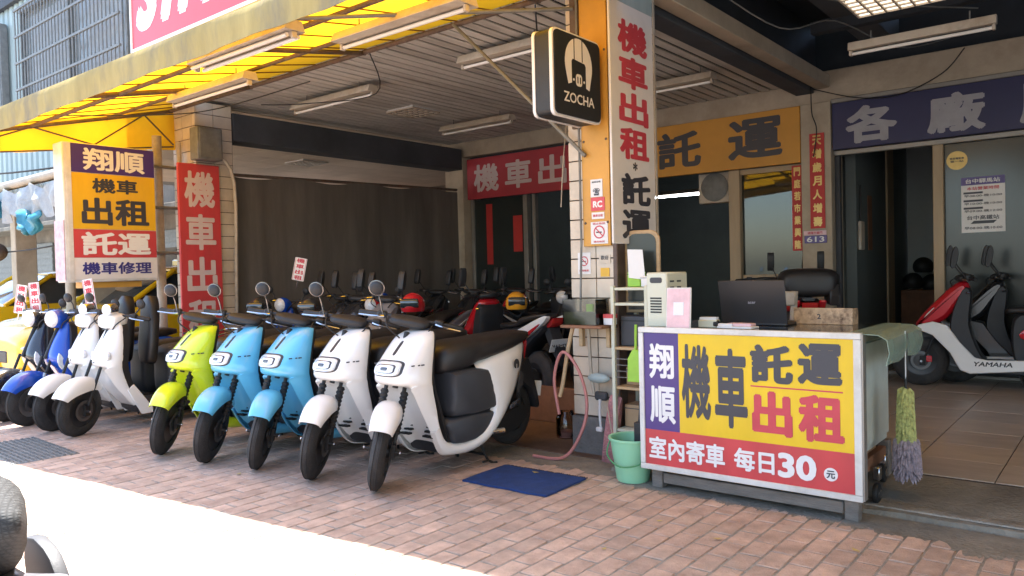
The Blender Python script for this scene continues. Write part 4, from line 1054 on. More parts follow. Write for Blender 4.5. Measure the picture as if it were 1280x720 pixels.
        MB().prism([(1.15, .60), (1.185, .58), (1.175, .51), (1.12, .45), (1.115, .48)], s_ * .205, s_ * .2115).build('emblem', M['yam'], bp, smooth=False)
    rows = []
    for (s_, zb_, zt, w_) in ((.40, .16, .27, .13), (.50, .13, .28, .15), (.56, .13, .30, .155), (.85, .16, .62, .155), (1.0, .28, .70, .15), (1.2, .42, .77, .13), (1.36, .62, .80, .08)):
        rows.append([(w_ * math.copysign(abs(math.cos(a)) ** .4, math.cos(a)), s_ + .0, (zb_ + zt) / 2 + (zt - zb_) / 2 * math.copysign(abs(math.sin(a)) ** .4, math.sin(a))) for a in [2 * math.pi * (q + .5) / 16 for q in range(16)]])
    MB().loft(rows, k=2).build('body_core', M['plastic'], t)
    # battery housing below the seat
    o1 = [(.50, .375), (.495, .50), (.49, .64), (.53, .665), (.84, .655), (.90, .50), (.905, .375)]
    MB().pillow(o1, .195, 0, 2, .022, prof=((-1, .45), (-.95, .72), (-.82, .92), (-.5, 1), (.5, 1), (.82, .92), (.95, .72), (1, .45))).build('battery_housing', M['greyplastic'], t, ang=60)
    o2 = [(.455, .365), (.905, .365), (.885, .30), (.82, .235), (.70, .19), (.50, .20), (.47, .28)]
    MB().pillow(o2, .188, 0, 2, .018, prof=((-1, .45), (-.95, .72), (-.82, .92), (-.5, 1), (.5, 1), (.82, .92), (.95, .72), (1, .45))).build('lower_housing', M['greyplastic'], t, ang=60)
    MB().cbox((0, .47, .60), (.05, .03, .02)).build('hook', M['rubber'], t, bevel=.005)
    # seat in two pieces
    seat_mb([(.455, .68, .73, .05), (.465, .655, .785, .10), (.51, .64, .825, .145), (.60, .645, .85, .168), (.70, .66, .858, .178), (.78, .69, .858, .175), (.90, .705, .862, .178), (1.10, .735, .868, .17), (1.28, .78, .872, .15), (1.38, .81, .865, .11), (1.42, .83, .85, .05)]).build('seat', M['vinyl'], t, ang=70)
    # rear
    MB().pillow([(1.34, .70), (1.40, .79), (1.43, .78), (1.41, .70), (1.38, .62)], .06, 0, 2, .02).build('tail_lamp', M['lensred'], t)
    rf = MB().pillow([(1.34, .62), (1.42, .66), (1.50, .45), (1.54, .30), (1.50, .28), (1.44, .42), (1.30, .52)], .08, 0, 2, .02).build('rear_mudguard', M['plastic'], t)
    MB().cbox((0, 1.53, .42), (.20, .006, .11), Matrix.Rotation(R(-12), 3, 'X')).build('number_plate', M['plate'], rf)
    MB().pillow([(.92, .18), (1.0, .27), (1.27, .34), (1.36, .28), (1.27, .20), (1.05, .14)], .03, -.09, 2, .01).build('swing_arm', M['rubber'], t)
    MB().pillow([(.92, .18), (1.0, .27), (1.27, .34), (1.36, .28), (1.27, .20), (1.05, .14)], .03, .09, 2, .01).build('swing_arm', M['rubber'], t)
    MB().tube([(.1, 1.27, .30), (.115, 1.2, .62)], .018, 8).build('shock', M['rubber'], t)
    # centre stand
    cs = MB()
    for s_ in (-1, 1): cs.tube([(s_ * .10, .80, .20), (s_ * .14, .86, .02), (s_ * .19, .90, .005)], .010, 6, sm=2)
    cs.tube([(-.13, .85, .06), (.13, .85, .06)], .010, 6); cs.tube([(.14, .86, .02), (.20, .74, .04)], .008, 6); cs.build('centre_stand', M['rubber'], t)
    MB().tube([(.19, .86, .22), (.235, .93, .225)], .017, 8).build('foot_peg', M['steel'], t)
    MB().tube([(-.19, .86, .22), (-.235, .93, .225)], .017, 8).build('foot_peg', M['steel'], t)
    h = bars(t, S, z=.995, y=.355)
    mirror(t, (-.18, .36, 1.01), (-.235, .31, 1.175), .050, True, S)
    return t
SC = [(-3.57, 3.07, 'pwhite', 'white round nosed scooter nearest the blue mat, whole side and seat in view', 0.0, 33), (-4.11, 3.01, 'pwhite', 'white round nosed scooter standing between sky blue and nearest white ones', .008, 27),
      (-4.66, 2.96, 'pblue', 'sky blue round nosed scooter directly beside a white one', -.012, 37), (-5.13, 2.86, 'pblue', 'sky blue round nosed scooter directly beside the lime one', .01, 30), (-5.66, 2.80, 'plime', 'lime yellow round nosed scooter at the left end of its row', -.006, 35)]
for (x, y, p_, lb, rz, st) in SC: gogoro(x, y, p_, lb, R(st + 8), rz)

# ---- classic scooters with head pod
def classic(x, y, paint, label, steer=R(15), rz=0., open_seat=False, white_style=True, group='small scooters parked left of the lime one', head_round=False, sidep='plastic', z0=0.0, mirrors=True, name='scooter'):
    t = thing(name, label, 'scooter', (x, y, z0), rz, group); S = steer_m(steer)
    wheel(t, 'front_wheel', (0, 0, .225), .225, .085, S, rimm='rimsilver' if head_round else 'rim', spokes=3)
    wheel(t, 'rear_wheel', (0, 1.20, .225), .225, .095, None)
    fender(t, S, paint, c=(0, 0, .225), r=.265, w_=.082 if white_style else .085, a0=30, a1=140, drop=.11)
    forks(t, S, bellows=False, Rr=.225)
    if head_round:
        for s_ in (-1, 1): MB().tube([(s_ * .07, .0, .225), (s_ * .065, .10, .48)], .016, 8).build('fork_leg', M['rimsilver'], t, S)
    secs = [(.93, .325, .335, .07), (.915, .30, .335, .10), (.86, .255, .33, .125), (.74, .19, .315, .16), (.64, .145, .30, .178), (.58, .15, .29, .18), (.55, .22, .29, .18, .165), (.50, .28, .30, .178, .19), (.40, .30, .34, .172, .25), (.30, .34, .385, .165, .33), (.22, .40, .43, .155, .40), (.18, .46, .47, .14, .45)]
    if not white_style: secs = [(.93, .325, .335, .06), (.90, .295, .335, .08), (.82, .25, .33, .095), (.72, .20, .315, .125), (.62, .165, .30, .165), (.56, .175, .29, .172), (.50, .22, .30, .172), (.42, .27, .33, .165), (.34, .32, .37, .155), (.28, .37, .40, .14)]
    shield_mb(secs).build('front_shield', M[paint], t, ang=50)
    rows = [[(-w_, e, z), (-w_ * .9, e + .06, z), (w_ * .9, e + .06, z), (w_, e, z)] for (z, e, w_) in ((.93, .34, .06), (.88, .34, .115), (.74, .325, .158), (.6, .30, .178), (.45, .325, .172), (.30, .39, .165), (.2, .44, .15))]
    MB().loft(rows, k=2).build('inner_leg_shield', M['plastic'], t)
    for s_ in (-1, 1):
        if white_style:
            MB().lathe((s_ * .13, .205 - .01, .66), ((0, -.012), (.035, -.008), (.042, .004), (.04, .02)), 'Y', 16).build('turn_signal', M['lens'], t)
        else:
            MB().pillow([(.235, .50), (.20, .57), (.215, .65), (.25, .60), (.27, .52)], .012, s_ * .15, 2, .006).build('turn_signal', M['lens'], t)
    if white_style: text('JBUBU', (0, .262, .885), .13, .03, M['yam'], t, right=(1, 0, 0), up=(0, .35, .93), off=.012, bold=.02)
    # floorboard and body
    MB().pillow([(.42, .17), (.46, .25), (.80, .25), (.95, .30), (1.1, .20), (.9, .13), (.55, .12)], .16, 0, 2, .04).build('floorboard', M['plastic'], t)
    if paint == 'pwhite' and white_style:
        for s_ in (-1, 1): MB().prism([(.40, .40), (.34, .36), (.46, .13), (.56, .13), (.56, .18)], s_ * .150, s_ * .170).build('side_strip', M[paint], t, bevel=.005)
    MB().pillow([(.74, .26), (.72, .50), (.74, .68), (1.0, .72), (1.30, .72), (1.42, .60), (1.34, .42), (1.15, .30), (.9, .24)], .155, 0, 3, .07).build('body', M[sidep], t, ang=70)
    if white_style:
        for s_ in (-1, 1): MB().pillow([(1.08, .44), (1.06, .62), (1.12, .68), (1.34, .66), (1.38, .56), (1.25, .45)], .02, s_ * .158, 3, .02).build('side_cover', M['pwhite'], t)
        MB().tube([(-.10, 1.25, .76), (-.10, 1.46, .80), (.10, 1.46, .80), (.10, 1.25, .76)], .010, 8, sm=5).build('grab_rail', M['steel'], t)
    if open_seat:
        xf = Matrix.Translation((0, .62, .56)) @ Matrix.Rotation(R(82), 4, 'X') @ Matrix.Scale(.88, 4) @ Matrix.Translation((0, -.68, -.70))
        seat_mb([(.66, .68, .72, .05), (.70, .66, .77, .11), (.85, .67, .79, .145), (1.05, .68, .80, .14), (1.15, .68, .81, .125), (1.28, .69, .82, .10), (1.36, .70, .80, .05)]).build('raised_seat', M['vinyl'], t, xf, ang=70)
    else:
        seat_mb([(.66, .68, .72, .05), (.70, .69, .75, .11), (.85, .69, .77, .145), (1.05, .70, .78, .14), (1.15, .71, .80, .135), (1.28, .72, .81, .12), (1.40, .74, .79, .05)]).build('seat', M['vinyl'], t, ang=70)
    MB().pillow([(1.36, .60), (1.40, .68), (1.46, .66), (1.44, .56)], .07, 0, 2, .02).build('tail_lamp', M['lensred'], t)
    MB().pillow([(.85, .14), (.95, .26), (1.25, .28), (1.32, .2), (1.2, .14)], .05, -.10, 2, .01).build('engine_cover', M['rubber'], t)
    MB().tube([(.12, .8, .16), (.13, 1.0, .16), (.14, 1.35, .26)], [.02, .04, .045], 10).build('exhaust', M['rim'], t)
    cs = MB(); cs.tube([(.10, .75, .15), (.16, .80, .01)], .010, 6); cs.tube([(-.10, .75, .15), (-.16, .80, .01)], .010, 6); cs.tube([(-.13, .775, .08), (.13, .775, .08)], .008, 6); cs.build('centre_stand', M['rubber'], t)
    h = bars(t, S, z=1.0, y=.33, half=.31, pod=False)
    if head_round:
        mb = MB().lathe((0, .255, .965), ((0, -.075), (.055, -.07), (.082, -.045), (.09, -.01), (.085, .04), (.06, .09), (0, .11)), 'Y', 20); mb.build('headlight_pod', M[paint], h, S)
        MB().lathe((0, .255, .965), ((0, -.088), (.05, -.080), (.074, -.062), (.080, -.05)), 'Y', 20).build('headlight', M['lens'], h, S)
    else:
        rows = []
        for (dy, w_, zb_, zt) in ((-.09, .07, -.075, -.01), (-.075, .095, -.10, .02), (0, .11, -.10, .035), (.05, .105, -.08, .03), (.09, .06, -.04, .02)):
            rows.append([(w_ * math.copysign(abs(math.cos(a)) ** .6, math.cos(a)), .33 + dy, .99 + (zb_ + zt) / 2 + (zt - zb_) / 2 * math.copysign(abs(math.sin(a)) ** .6, math.sin(a))) for a in [2 * math.pi * q / 16 for q in range(16)]])
        MB().loft(rows, k=3).build('head_cover', M[paint if paint == 'pwhite' else 'plastic'], h, S)
        MB().lathe((0, .30, 1.055), ((0, -.06), (.05, -.055), (.055, -.04), (.055, .03), (.02, .05)), 'Y', 14).build('meter', M['chrome'], h, S)
    if mirrors:
        mirror(t, (-.20, .34, 1.02), (-.27, .33, 1.13), .042, False, S); mirror(t, (.20, .34, 1.02), (.27, .34, 1.13), .042, False, S)
    return t
classic(-6.95, 2.71, 'pwhite', 'white scooter with raised black seat standing nearest the lime one', R(24), 0, True)
classic(-7.38, 2.69, 'pwhite', 'white scooter with raised black seat between cobalt blue and white ones', R(22), 0, True)
classic(-7.87, 2.65, 'pdblue', 'cobalt blue scooter with round headlight beside the white pair', R(20), 0, False, False, head_round=True, sidep='pdblue')
classic(-8.31, 2.61, 'pblack', 'gloss black scooter with round headlight at the far left of the row', R(20), 0, False, False, head_round=True, sidep='pblack')

# ---- sporty scooters
def sporty(x, y, z0, rz, c1, c2, label, steer=0., word=None, group='sporty scooters parked inside', tailc=None, mirrors=True):
    t = thing('scooter', label, 'scooter', (x, y, z0), rz, group); S = steer_m(steer); tailc = tailc or c1
    wheel(t, 'front_wheel', (0, 0, .25), .25, .10, S, spokes=5)
    wheel(t, 'rear_wheel', (0, 1.27, .25), .25, .11, None, spokes=5)
    MB().cbox((.075, .07, .27), (.02, .05, .06)).build('brake_caliper', M['pred'], t, S, bevel=.004)
    fender(t, S, 'plastic', c=(0, 0, .25), r=.28, w_=.07, a0=25, a1=130, drop=.07)
    forks(t, S, bellows=False, Rr=.25)
    # nose and headlamp
    P3 = ((-1, .55), (-.8, .85), (-.45, 1), (.45, 1), (.8, .85), (1, .55))
    MB().pillow([(-.03, .58), (.0, .66), (.12, .80), (.30, .98), (.40, 1.0), (.42, .92), (.34, .80), (.24, .66), (.10, .58)], .14, 0, 3, .05, P3).build('front_cowl', M[c1], t)
    for s_ in (-1, 1):
        MB().pillow([(.04, .655), (.12, .755), (.21, .80), (.22, .75), (.14, .68)], .03, s_ * .105, 2, .015).build('headlight', M['lens'], t)
        MB().prism([(.00, .60), (-.02, .56), (.12, .50), (.26, .34), (.34, .18), (.42, .15), (.95, .20), (1.12, .27), (.92, .29), (.56, .28), (.46, .30), (.34, .44), (.24, .60), (.12, .63)], s_ * .145, s_ * .175).build('side_fairing', M[c2], t, bevel=.008)
        if word: text(word, (s_ * .175, .60, .245), .30, .042, M['yam'], t, face='+X' if s_ > 0 else '-X', bold=.03, shear=.2)
        MB().pillow([(.80, .52), (.95, .64), (1.25, .76), (1.55, .86), (1.58, .82), (1.35, .68), (1.10, .56), (.90, .46)], .03, s_ * .115, 3, .02).build('tail_fairing', M[tailc], t)
        MB().pillow([(1.00, .56), (1.20, .65), (1.48, .78), (1.46, .75), (1.2, .60), (1.05, .53)], .012, s_ * .145, 2, .01).build('tail_stripe', M['lens' if tailc != 'pwhite' else 'pred'], t)
    MB().pillow([(.26, .62), (.36, .93), (.44, .90), (.42, .60), (.50, .34), (.55, .27), (.42, .20), (.30, .30)], .15, 0, 3, .03).build('inner_leg_shield', M['plastic'], t)
    MB().pillow([(.42, .17), (.46, .26), (.85, .26), (.98, .2), (.9, .15)], .15, 0, 2, .03).build('floorboard', M['plastic'], t)
    MB().pillow([(.78, .24), (.74, .50), (.80, .70), (1.1, .74), (1.45, .80), (1.50, .72), (1.25, .55), (1.1, .38), (.95, .24)], .115, 0, 3, .05).build('body', M['plastic'], t)
    seat_mb([(.70, .70, .73, .04), (.74, .70, .76, .10), (.90, .71, .77, .14), (1.05, .73, .78, .13), (1.15, .76, .84, .13), (1.35, .82, .87, .11), (1.50, .85, .88, .06)]).build('seat', M['vinyl'], t, ang=70)
    MB().pillow([(1.48, .74), (1.56, .82), (1.62, .84), (1.58, .76)], .07, 0, 2, .02).build('tail_lamp', M['lensred'], t)
    g_ = MB().pillow([(1.46, .72), (1.54, .74), (1.66, .48), (1.62, .46), (1.50, .62)], .06, 0, 2, .01).build('rear_mudguard', M['plastic'], t)
    pl = MB().cbox((0, 1.63, .58), (.24, .005, .13), Matrix.Rotation(R(-22), 3, 'X')).build('number_plate', M['plate'], g_)
    text('023-HEJ', (0, 1.636, .58), .21, .06, M['lettb'], g_, right=(-1, 0, 0), up=(0, -.37, .93), bold=.02, off=.004)
    MB().tube([(-.14, .8, .20), (-.15, 1.1, .22), (-.17, 1.45, .38)], [.02, .05, .055], 12).build('exhaust', M['rim'], t)
    MB().pillow([(.85, .16), (1.0, .32), (1.3, .33), (1.38, .24), (1.2, .16)], .045, .10, 2, .01).build('engine_cover', M['rubber'], t)
    MB().tube([(.16, .42, .9), (.18, .40, .9)], .01).build('key_barrel', M['steel'], t)
    cs = MB(); cs.tube([(.10, .80, .15), (.17, .86, .01)], .010, 6); cs.tube([(-.10, .80, .15), (-.17, .86, .01)], .010, 6); cs.tube([(-.135, .83, .08), (.135, .83, .08)], .008, 6); cs.build('centre_stand', M['rubber'], t)
    bars(t, S, z=1.04, y=.36, half=.33)
    if mirrors:
        for s_ in (-1, 1): MB().pillow([(.24, 1.16), (.26, 1.30), (.29, 1.34), (.31, 1.28), (.28, 1.15)], .035, s_ * .26, 2, .01).build('mirror', M['plastic'], t, S)
        for s_ in (-1, 1): MB().tube([(s_ * .2, .37, 1.05), (s_ * .25, .29, 1.18)], .006, 6).build('mirror_stem', M['plastic'], t, S)
    return t
FZ = .10
sporty(-1.62, 8.28, FZ, R(-84), 'pred', 'pwhite', 'red and white scooter with lettered side fairing on the tiled floor', word='YAMAHA', steer=R(8), group=None)
sporty(-1.38, 8.66, FZ, R(-84), 'pblack', 'pblack', 'black scooter behind the lettered red and white one', group=None, steer=R(5))
classic(.05, 7.55, 'pblack', 'black scooter half in frame at the right edge', R(10), R(100), False, True, group=None, z0=FZ) if False else None
# rear row inside the bay (facing the street)
rowb = [(-7.75, 5.05, 'classic', 'pdblue', 'cobalt scooter behind the sky blue pair with a red flag', 0.05), (-7.15, 5.35, 'sporty', ('pblack', 'pblack'), 'black scooter inside the bay right of the cobalt one', 0),
        (-6.40, 5.25, 'classic', 'pred', 'red scooter with round headlight inside the bay', -.03), (-6.0, 5.0, 'sporty', ('pgrey', 'pblack'), 'grey scooter inside the bay behind the white pair', .03),
        (-6.35, 7.6, 'sporty', ('pred', 'pblack'), 'red and black scooter in the second inside row', .05), (-6.75, 5.25, 'sporty', ('pblack', 'pblack'), 'black scooter inside the bay between cobalt and red ones', .02), (-6.95, 7.35, 'sporty', ('pblack', 'pblack'), 'black scooter in the second inside row left of the red and black one', -.04), (-7.95, 6.75, 'classic', 'pdblue', 'dark blue scooter in the second inside row beside the tarpaulin', .03), (-5.4, 7.4, 'classic', 'pblack', 'black scooter in the third inside row near the crimson sign', .0), (-7.45, 7.2, 'sporty', ('pblack', 'pgrey'), 'dark scooter in the second inside row by the tarpaulin', 0), (-4.9, 7.2, 'classic', 'pblack', 'black scooter deep in the bay near the sliding door', .1)]
for (x, y, k_, c_, lb, rz) in rowb:
    if k_ == 'classic': classic(x, y, c_, lb, R(10), rz, False, False, head_round=True, sidep=c_, group='scooters stored inside the bay', z0=.012)
    else: sporty(x, y, .012, rz, c_[0], c_[1], lb, R(10), group='scooters stored inside the bay')
# tail towards camera, red and cream with plate
sporty(-5.78, 6.40, .012, R(-107), 'pred', 'pwhite', 'red and cream scooter showing its tail and number plate left of the pillar', 0, None, 'scooters stored inside the bay', tailc='pwhite')
# inside by the orange sign, tails toward the street
for k, (x, y, lb) in enumerate(((-2.72, 9.0 - .35, 'red scooter tail under a black cover beside the doorway post'), (-3.35, 8.7, 'dark red scooter parked under the shop window'), (-4.5, 8.6, 'black scooter parked in the shop opening'))):
    sporty(x - .2, y - .15 + 0, .012 if x < -2.62 else FZ, R(180) + R(-18), 'pred' if k < 2 else 'pblack', 'pblack', lb, 0, None, 'scooters stored near the shopfront', mirrors=(k != 0)) if False else None
# ------------------------------------------------------------------ COUNTER
ct = thing('sales_counter', 'wheeled counter carrying the big lettered sign with olive top and green plastic overhang', 'counter', (0, 0, 0))
MB().box(-2.20, -1.10, 4.07, 4.72, .30, .90).build('cabinet', M['cabinet'], ct, bevel=.006)
MB().box(-2.27, -1.04, 4.03, 4.76, .905, .94).build('top', M['topboard'], ct, bevel=.004)
MB().box(-2.26, -1.05, 4.04, 4.75, .942, .948).build('glass_sheet', M['clear'], ct)
# draped plastic at the right end
mb = MB(); rows = []
for k in range(15):
    y = 4.0 + .77 * k / 14; s_ = .003 * math.sin(k * .7)
    rows.append([(-1.12, y, .952), (-1.04, y, .953), (-.965 + s_, y, .948), (-.925 + s_, y, .925), (-.915 + s_ * 2, y, .86), (-.93 + s_ * 2, y, .80 + .005 * math.sin(k))])
mb.loft(rows, closed=False, cap=False, k=2).build('plastic_drape', M['film'], ct, solid=.004)
MB().box(-1.098, -1.085, 4.1, 4.70, .34, .88).build('end_panel', M['cabinet'], ct, bevel=.004)
for (x, y) in ((-2.2, 4.065), (-1.11, 4.065), (-2.2, 4.68), (-1.11, 4.68)):
    MB().box(x - .035, x + .035, y - .03, y + .03, (.003 if y < 4.2 else .10), .30).build('leg', M['wood'], ct, bevel=.005)
MB().box(-2.16, -1.15, 4.04, 4.06, .20, .27).build('rail', M['wood'], ct, bevel=.004)
MB().box(-2.16, -1.15, 4.035, 4.055, .035, .095).build('rail', M['wood'], ct, bevel=.004)
MB().box(-1.13, -1.09, 4.09, 4.65, .20, .27).build('rail', M['brown'], ct, bevel=.004)
for (x, y) in ((-1.06, 4.32), (-1.10, 4.62), (-2.1, 4.55)):
    c_ = MB().lathe((x, y, .125 if y > 4.4 else .085), ((0, -.014), (.030, -.014), (.052, -.012), (.056, 0), (.052, .012), (.030, .014), (0, .014)), 'X', 20).build('castor', M['rubber'], ct)
    MB().lathe((x, y, .125 if y > 4.4 else .085), ((0, -.018), (.018, -.017), (.022, .017), (0, .018)), 'X', 12).build('hub', M['steel'], c_)
    MB().cbox((x, y + .01, .19), (.035, .05, .07)).build('castor_fork', M['steel'], ct, bevel=.004)
cs_ = thing('counter_sign', 'big white framed light box sign on the counter front with price 30', 'sign', (0, 0, 0))
MB().box(-2.27, -1.04, 3.985, 4.03, .125, .955).build('box', M['framewhite'], cs_, bevel=.004)
F0 = 3.985
for (a, b, c, d) in ((-2.272, -1.038, .925, .957), (-2.272, -1.038, .123, .155)): MB().box(a, b, 3.972, 3.984, c, d).build('frame', M['framewhite'], cs_, bevel=.003)
for (a, b) in ((-2.272, -2.24), (-1.075, -1.038)): MB().box(a, b, 3.972, 3.984, .156, .924).build('frame', M['framewhite'], cs_, bevel=.003)
MB().box(-1.037, -1.030, 3.975, 4.03, .13, .95).build('edge_trim', M['alu'], cs_)
sx0, sx1, sz0, sz1 = -2.24, -1.075, .155, .925
def SX(px): return sx0 + (sx1 - sx0) * px
def SZ(t): return sz1 - (sz1 - sz0) * t
panel(cs_, '-Y', SX(0), SX(.19), SZ(.735), SZ(0), F0 - .001, M['navy'])
panel(cs_, '-Y', SX(.19), SX(1), SZ(.735), SZ(0), F0 - .001, M['signyellow2'])
panel(cs_, '-Y', SX(0), SX(1), SZ(1), SZ(.735), F0 - .001, M['signred'])
Y = F0 - .003
def ctext(s_, u0, u1, t0, t1, m, bold=.04): text(s_, (SX((u0 + u1) / 2), Y, SZ((t0 + t1) / 2)), (u1 - u0) * (sx1 - sx0), (t1 - t0) * (sz1 - sz0), M[m], cs_, '-Y', bold)
ctext('翔', .03, .165, .08, .345, 'lettw', .03); ctext('順', .03, .17, .40, .68, 'lettw', .03)
ctext('機', .205, .355, .075, .62, 'lettb', .028); ctext('車', .375, .535, .095, .66, 'lettb', .035)
ctext('託', .55, .745, .055, .32, 'lettb', .05); ctext('運', .765, .955, .035, .31, 'lettb', .05)
ctext('出', .555, .74, .375, .68, 'lettred', .05); ctext('租', .765, .96, .375, .69, 'lettred', .05)
MB().box(SX(.55), SX(.955), Y - .001, Y, SZ(.352), SZ(.342)).build('underline', M['lettred'], cs_, smooth=False)
ctext('室內寄車', .02, .42, .785, .955, 'lettw', .03); ctext('每日', .465, .655, .79, .95, 'lettw', .03); ctext('30', .67, .84, .785, .955, 'lettw', .04)
MB().prism([(SX(.90) + .034 * math.cos(2 * math.pi * k / 24), SZ(.89) + .034 * math.sin(2 * math.pi * k / 24)) for k in range(24)], Y - .001, Y, 'XZ').build('disc', M['lettw'], cs_, smooth=False)
text('元', (SX(.90), Y - .001, SZ(.89)), .042, .04, M['lettb'], cs_, '-Y', .03)
# things on the counter
TZ = .949
t = thing('laptop', 'open dark laptop seen from behind on the counter', 'laptop', (-1.74, 4.42, TZ), R(3))
MB().box(-.19, .19, -.02, .24, 0, .016).build('base', M['laptop'], t, bevel=.004)
MB().cbox((0, -.045, .138), (.39, .007, .262), Matrix.Rotation(R(13), 3, 'X')).build('lid', M['laptop'], t, bevel=.003)
text('acer', (0, -.052, .135), .045, .013, M['lettgrey'], t, right=(1, 0, 0), up=(0, -.22, .975), bold=.03, off=.0025)
t = thing('heater', 'tall beige slotted appliance at the left end of the counter', 'appliance', (-2.185, 4.16, TZ), R(-8))
MB().box(-.075, .075, -.09, .12, 0, .325).build('body', M['beigeplastic'], t, bevel=.008)
for k in range(6): MB().box(-.045, .035, -.0925, -.0902, .085 + .0165 * k, .094 + .0165 * k).build('slot', M['rubber'], t, smooth=False)
MB().prism(rrect(-.045, .04, .262, .295, .012), -.0925, -.0902, 'XZ').build('display', M['greyplastic'], t, smooth=False)
for k in range(7):
    for j in range(2): MB().box(.0752, .077, -.06 + .07 * j, -.02 + .07 * j, .05 + .036 * k, .06 + .036 * k).build('side_slot', M['greyplastic'], t, smooth=False)
t = thing('card_stand', 'small framed pink card stand in front of the beige appliance', 'card stand', (-2.03, 4.02, TZ), R(4))
MB().cbox((0, 0, .118), (.150, .008, .236), Matrix.Rotation(R(-6), 3, 'X')).build('frame', M['framewhite'], t, bevel=.002)
MB().cbox((0, -.0052, .118), (.136, .003, .222), Matrix.Rotation(R(-6), 3, 'X')).build('card', M['pinkpaper'], t)
MB().cbox((.002, -.0082, .115), (.062, .002, .075), Matrix.Rotation(R(-6), 3, 'X')).build('blank_label', M['paper'], t)
t = thing('card_box', 'small cream box of cards right of the card stand', 'box', (-1.915, 4.17, TZ), R(5)); MB().box(-.055, .055, -.03, .03, 0, .045).build('box', M['beigeplastic'], t, bevel=.004); MB().box(-.05, .05, -.02, .02, .045, .06).build('cards', M['paper'], t)
t = thing('paper_stack', 'flat white papers lying in front of the laptop', 'papers', (-1.74, 4.17, TZ), R(-4)); MB().box(-.11, .10, -.045, .05, 0, .012).build('sheets', M['paper'], t, bevel=.002); MB().box(-.06, .085, -.02, .045, .0125, .028).build('booklet', M['pinkpaper'], t, bevel=.002)
t = thing('stapler', 'small black and white tape roll in front of the laptop', 'tape roll', (-1.865, 4.16, TZ), 0); MB().lathe((0, 0, .022), ((.012, -.012), (.021, -.012), (.021, .012), (.012, .012), (.012, -.012)), 'X', 16).build('roll', M['rubber'], t); MB().tube([(.015, 0, .014), (.10, -.01, .014)], .013, 10).build('paper_roll', M['paper'], t)
t = thing('wooden_tray', 'speckled wooden box marked 2 on the right of the counter', 'box', (-1.41, 4.66, TZ), R(1))
MB().box(-.165, .165, -.06, -.05, 0, .095).build('front_board', M['woodbox'], t, bevel=.002); MB().box(-.165, .165, .05, .06, 0, .08).build('back_board', M['woodbox'], t, bevel=.002)
for s_ in (-1, 1): MB().box(s_ * .16 - .005, s_ * .16 + .005, -.049, .049, 0, .09).build('side_board', M['woodbox'], t)
text('2', (-.02, -.06, .045), .022, .03, M['lettb'], t, bold=.03)
t = thing('chair', 'cream folding chair standing behind the laptop with red bag', 'chair', (-2.0, 5.25, .098), R(10))
for s_ in (-1, 1):
    MB().tube([(s_ * .19, .02, 0), (s_ * .17, .0, .5), (s_ * .20, .02, 1.02)], .022, 8, sm=3).build('leg', M['pipe'], t)
    MB().tube([(s_ * .19, .4, 0), (s_ * .17, .3, .5)], .02, 8).build('leg', M['pipe'], t)
MB().cbox((0, .0, .97), (.42, .03, .10)).build('backrest', M['pipe'], t, bevel=.01); MB().cbox((0, .2, .5), (.38, .38, .04)).build('seat', M['vinyl'], t, bevel=.01)
t = thing('red_bag', 'dull red cloth bag hanging on the cream chair back', 'bag', (-1.98, 5.2, .82)); MB().sphere((0, 0, 0), (.11, .06, .13), 14, 8).build('bag', M['signred2'], t); MB().tube([(-.06, 0, .1), (0, 0, .17), (.06, 0, .1)], .008, 6, sm=4).build('strap', M['signred2'], t)
# duster
t = thing('duster', 'fluffy yellow green and mauve duster hanging at the right end of the counter', 'duster', (-.93, 4.42, 0))
MB().tube([(0, 0, .93), (.0, -.03, .64)], .007, 6).build('handle', M['rubber'], t)
MB().tube([(.0, -.025, .94), (.0, -.03, .62)], .003, 4).build('string', M['paper'], t)
def fluff(name, m, z0, z1, r_, n):
    mb = MB()
    for k in range(n):
        z = random.uniform(z0, z1); a = random.uniform(0, 6.283); tt = (z - .18) / .48; rr = r_ * (1 - .35 * tt) * (min(1, (z - .16) / .08)) ** .5
        p = Vector((0, -.03 + .01 * math.sin(z * 9), z)); d = Vector((math.cos(a), math.sin(a), random.uniform(-.5, .1)))
        mb.tube([p + d * rr * .3, p + d * rr * .85 + Vector((0, 0, -.01)), p + d * rr * 1.05 + Vector((0, 0, -.03))], [.013, .011, .003], 4)
    o_ = mb.build(name, M[m], t, kind='stuff'); return o_
fluff('strands', 'dusty', .36, .64, .055, 420); fluff('strands', 'dustp', .19, .38, .072, 420)
# mirror, rack, dustpan, folder, bucket
t = thing('standing_mirror', 'arched wooden mirror leaning behind the white rack', 'mirror', (-2.70, 4.66, 1.18), R(14))
def arch(w_, h_, z0, r_): return [(-w_, z0), (w_, z0), (w_, h_ - r_)] + [(w_ - r_ + r_ * math.cos(R(90 * k / 5)), h_ - r_ + r_ * math.sin(R(90 * k / 5))) for k in range(1, 6)] + [(-w_ + r_ + r_ * math.cos(R(90 + 90 * k / 5)), h_ - r_ + r_ * math.sin(R(90 + 90 * k / 5))) for k in range(0, 6)]
t.location = (-2.60, 4.62, 1.0)
MB().prism(arch(.125, .56, 0, .07), 0, .022, 'XZ').build('frame', M['woodlight'], t, bevel=.004)
MB().prism(arch(.100, .535, .02, .055), -.004, -.001, 'XZ').build('mirror_glass', M['tintglass'], t)
t = thing('paper_sheet', 'white folded paper sheet standing in front of the arched mirror', 'paper', (-2.53, 4.45, 1.24), R(10))
MB().prism([(-.07, .0), (.045, -.015), (.02, .185), (-.085, .19)], 0, .003, 'XZ').build('sheet', M['paper'], t, Matrix.Rotation(R(-8), 4, 'X'), smooth=False)
t = thing('storage_rack', 'cream wire storage rack between the pillar and the counter', 'rack', (-2.56, 4.45, .11))
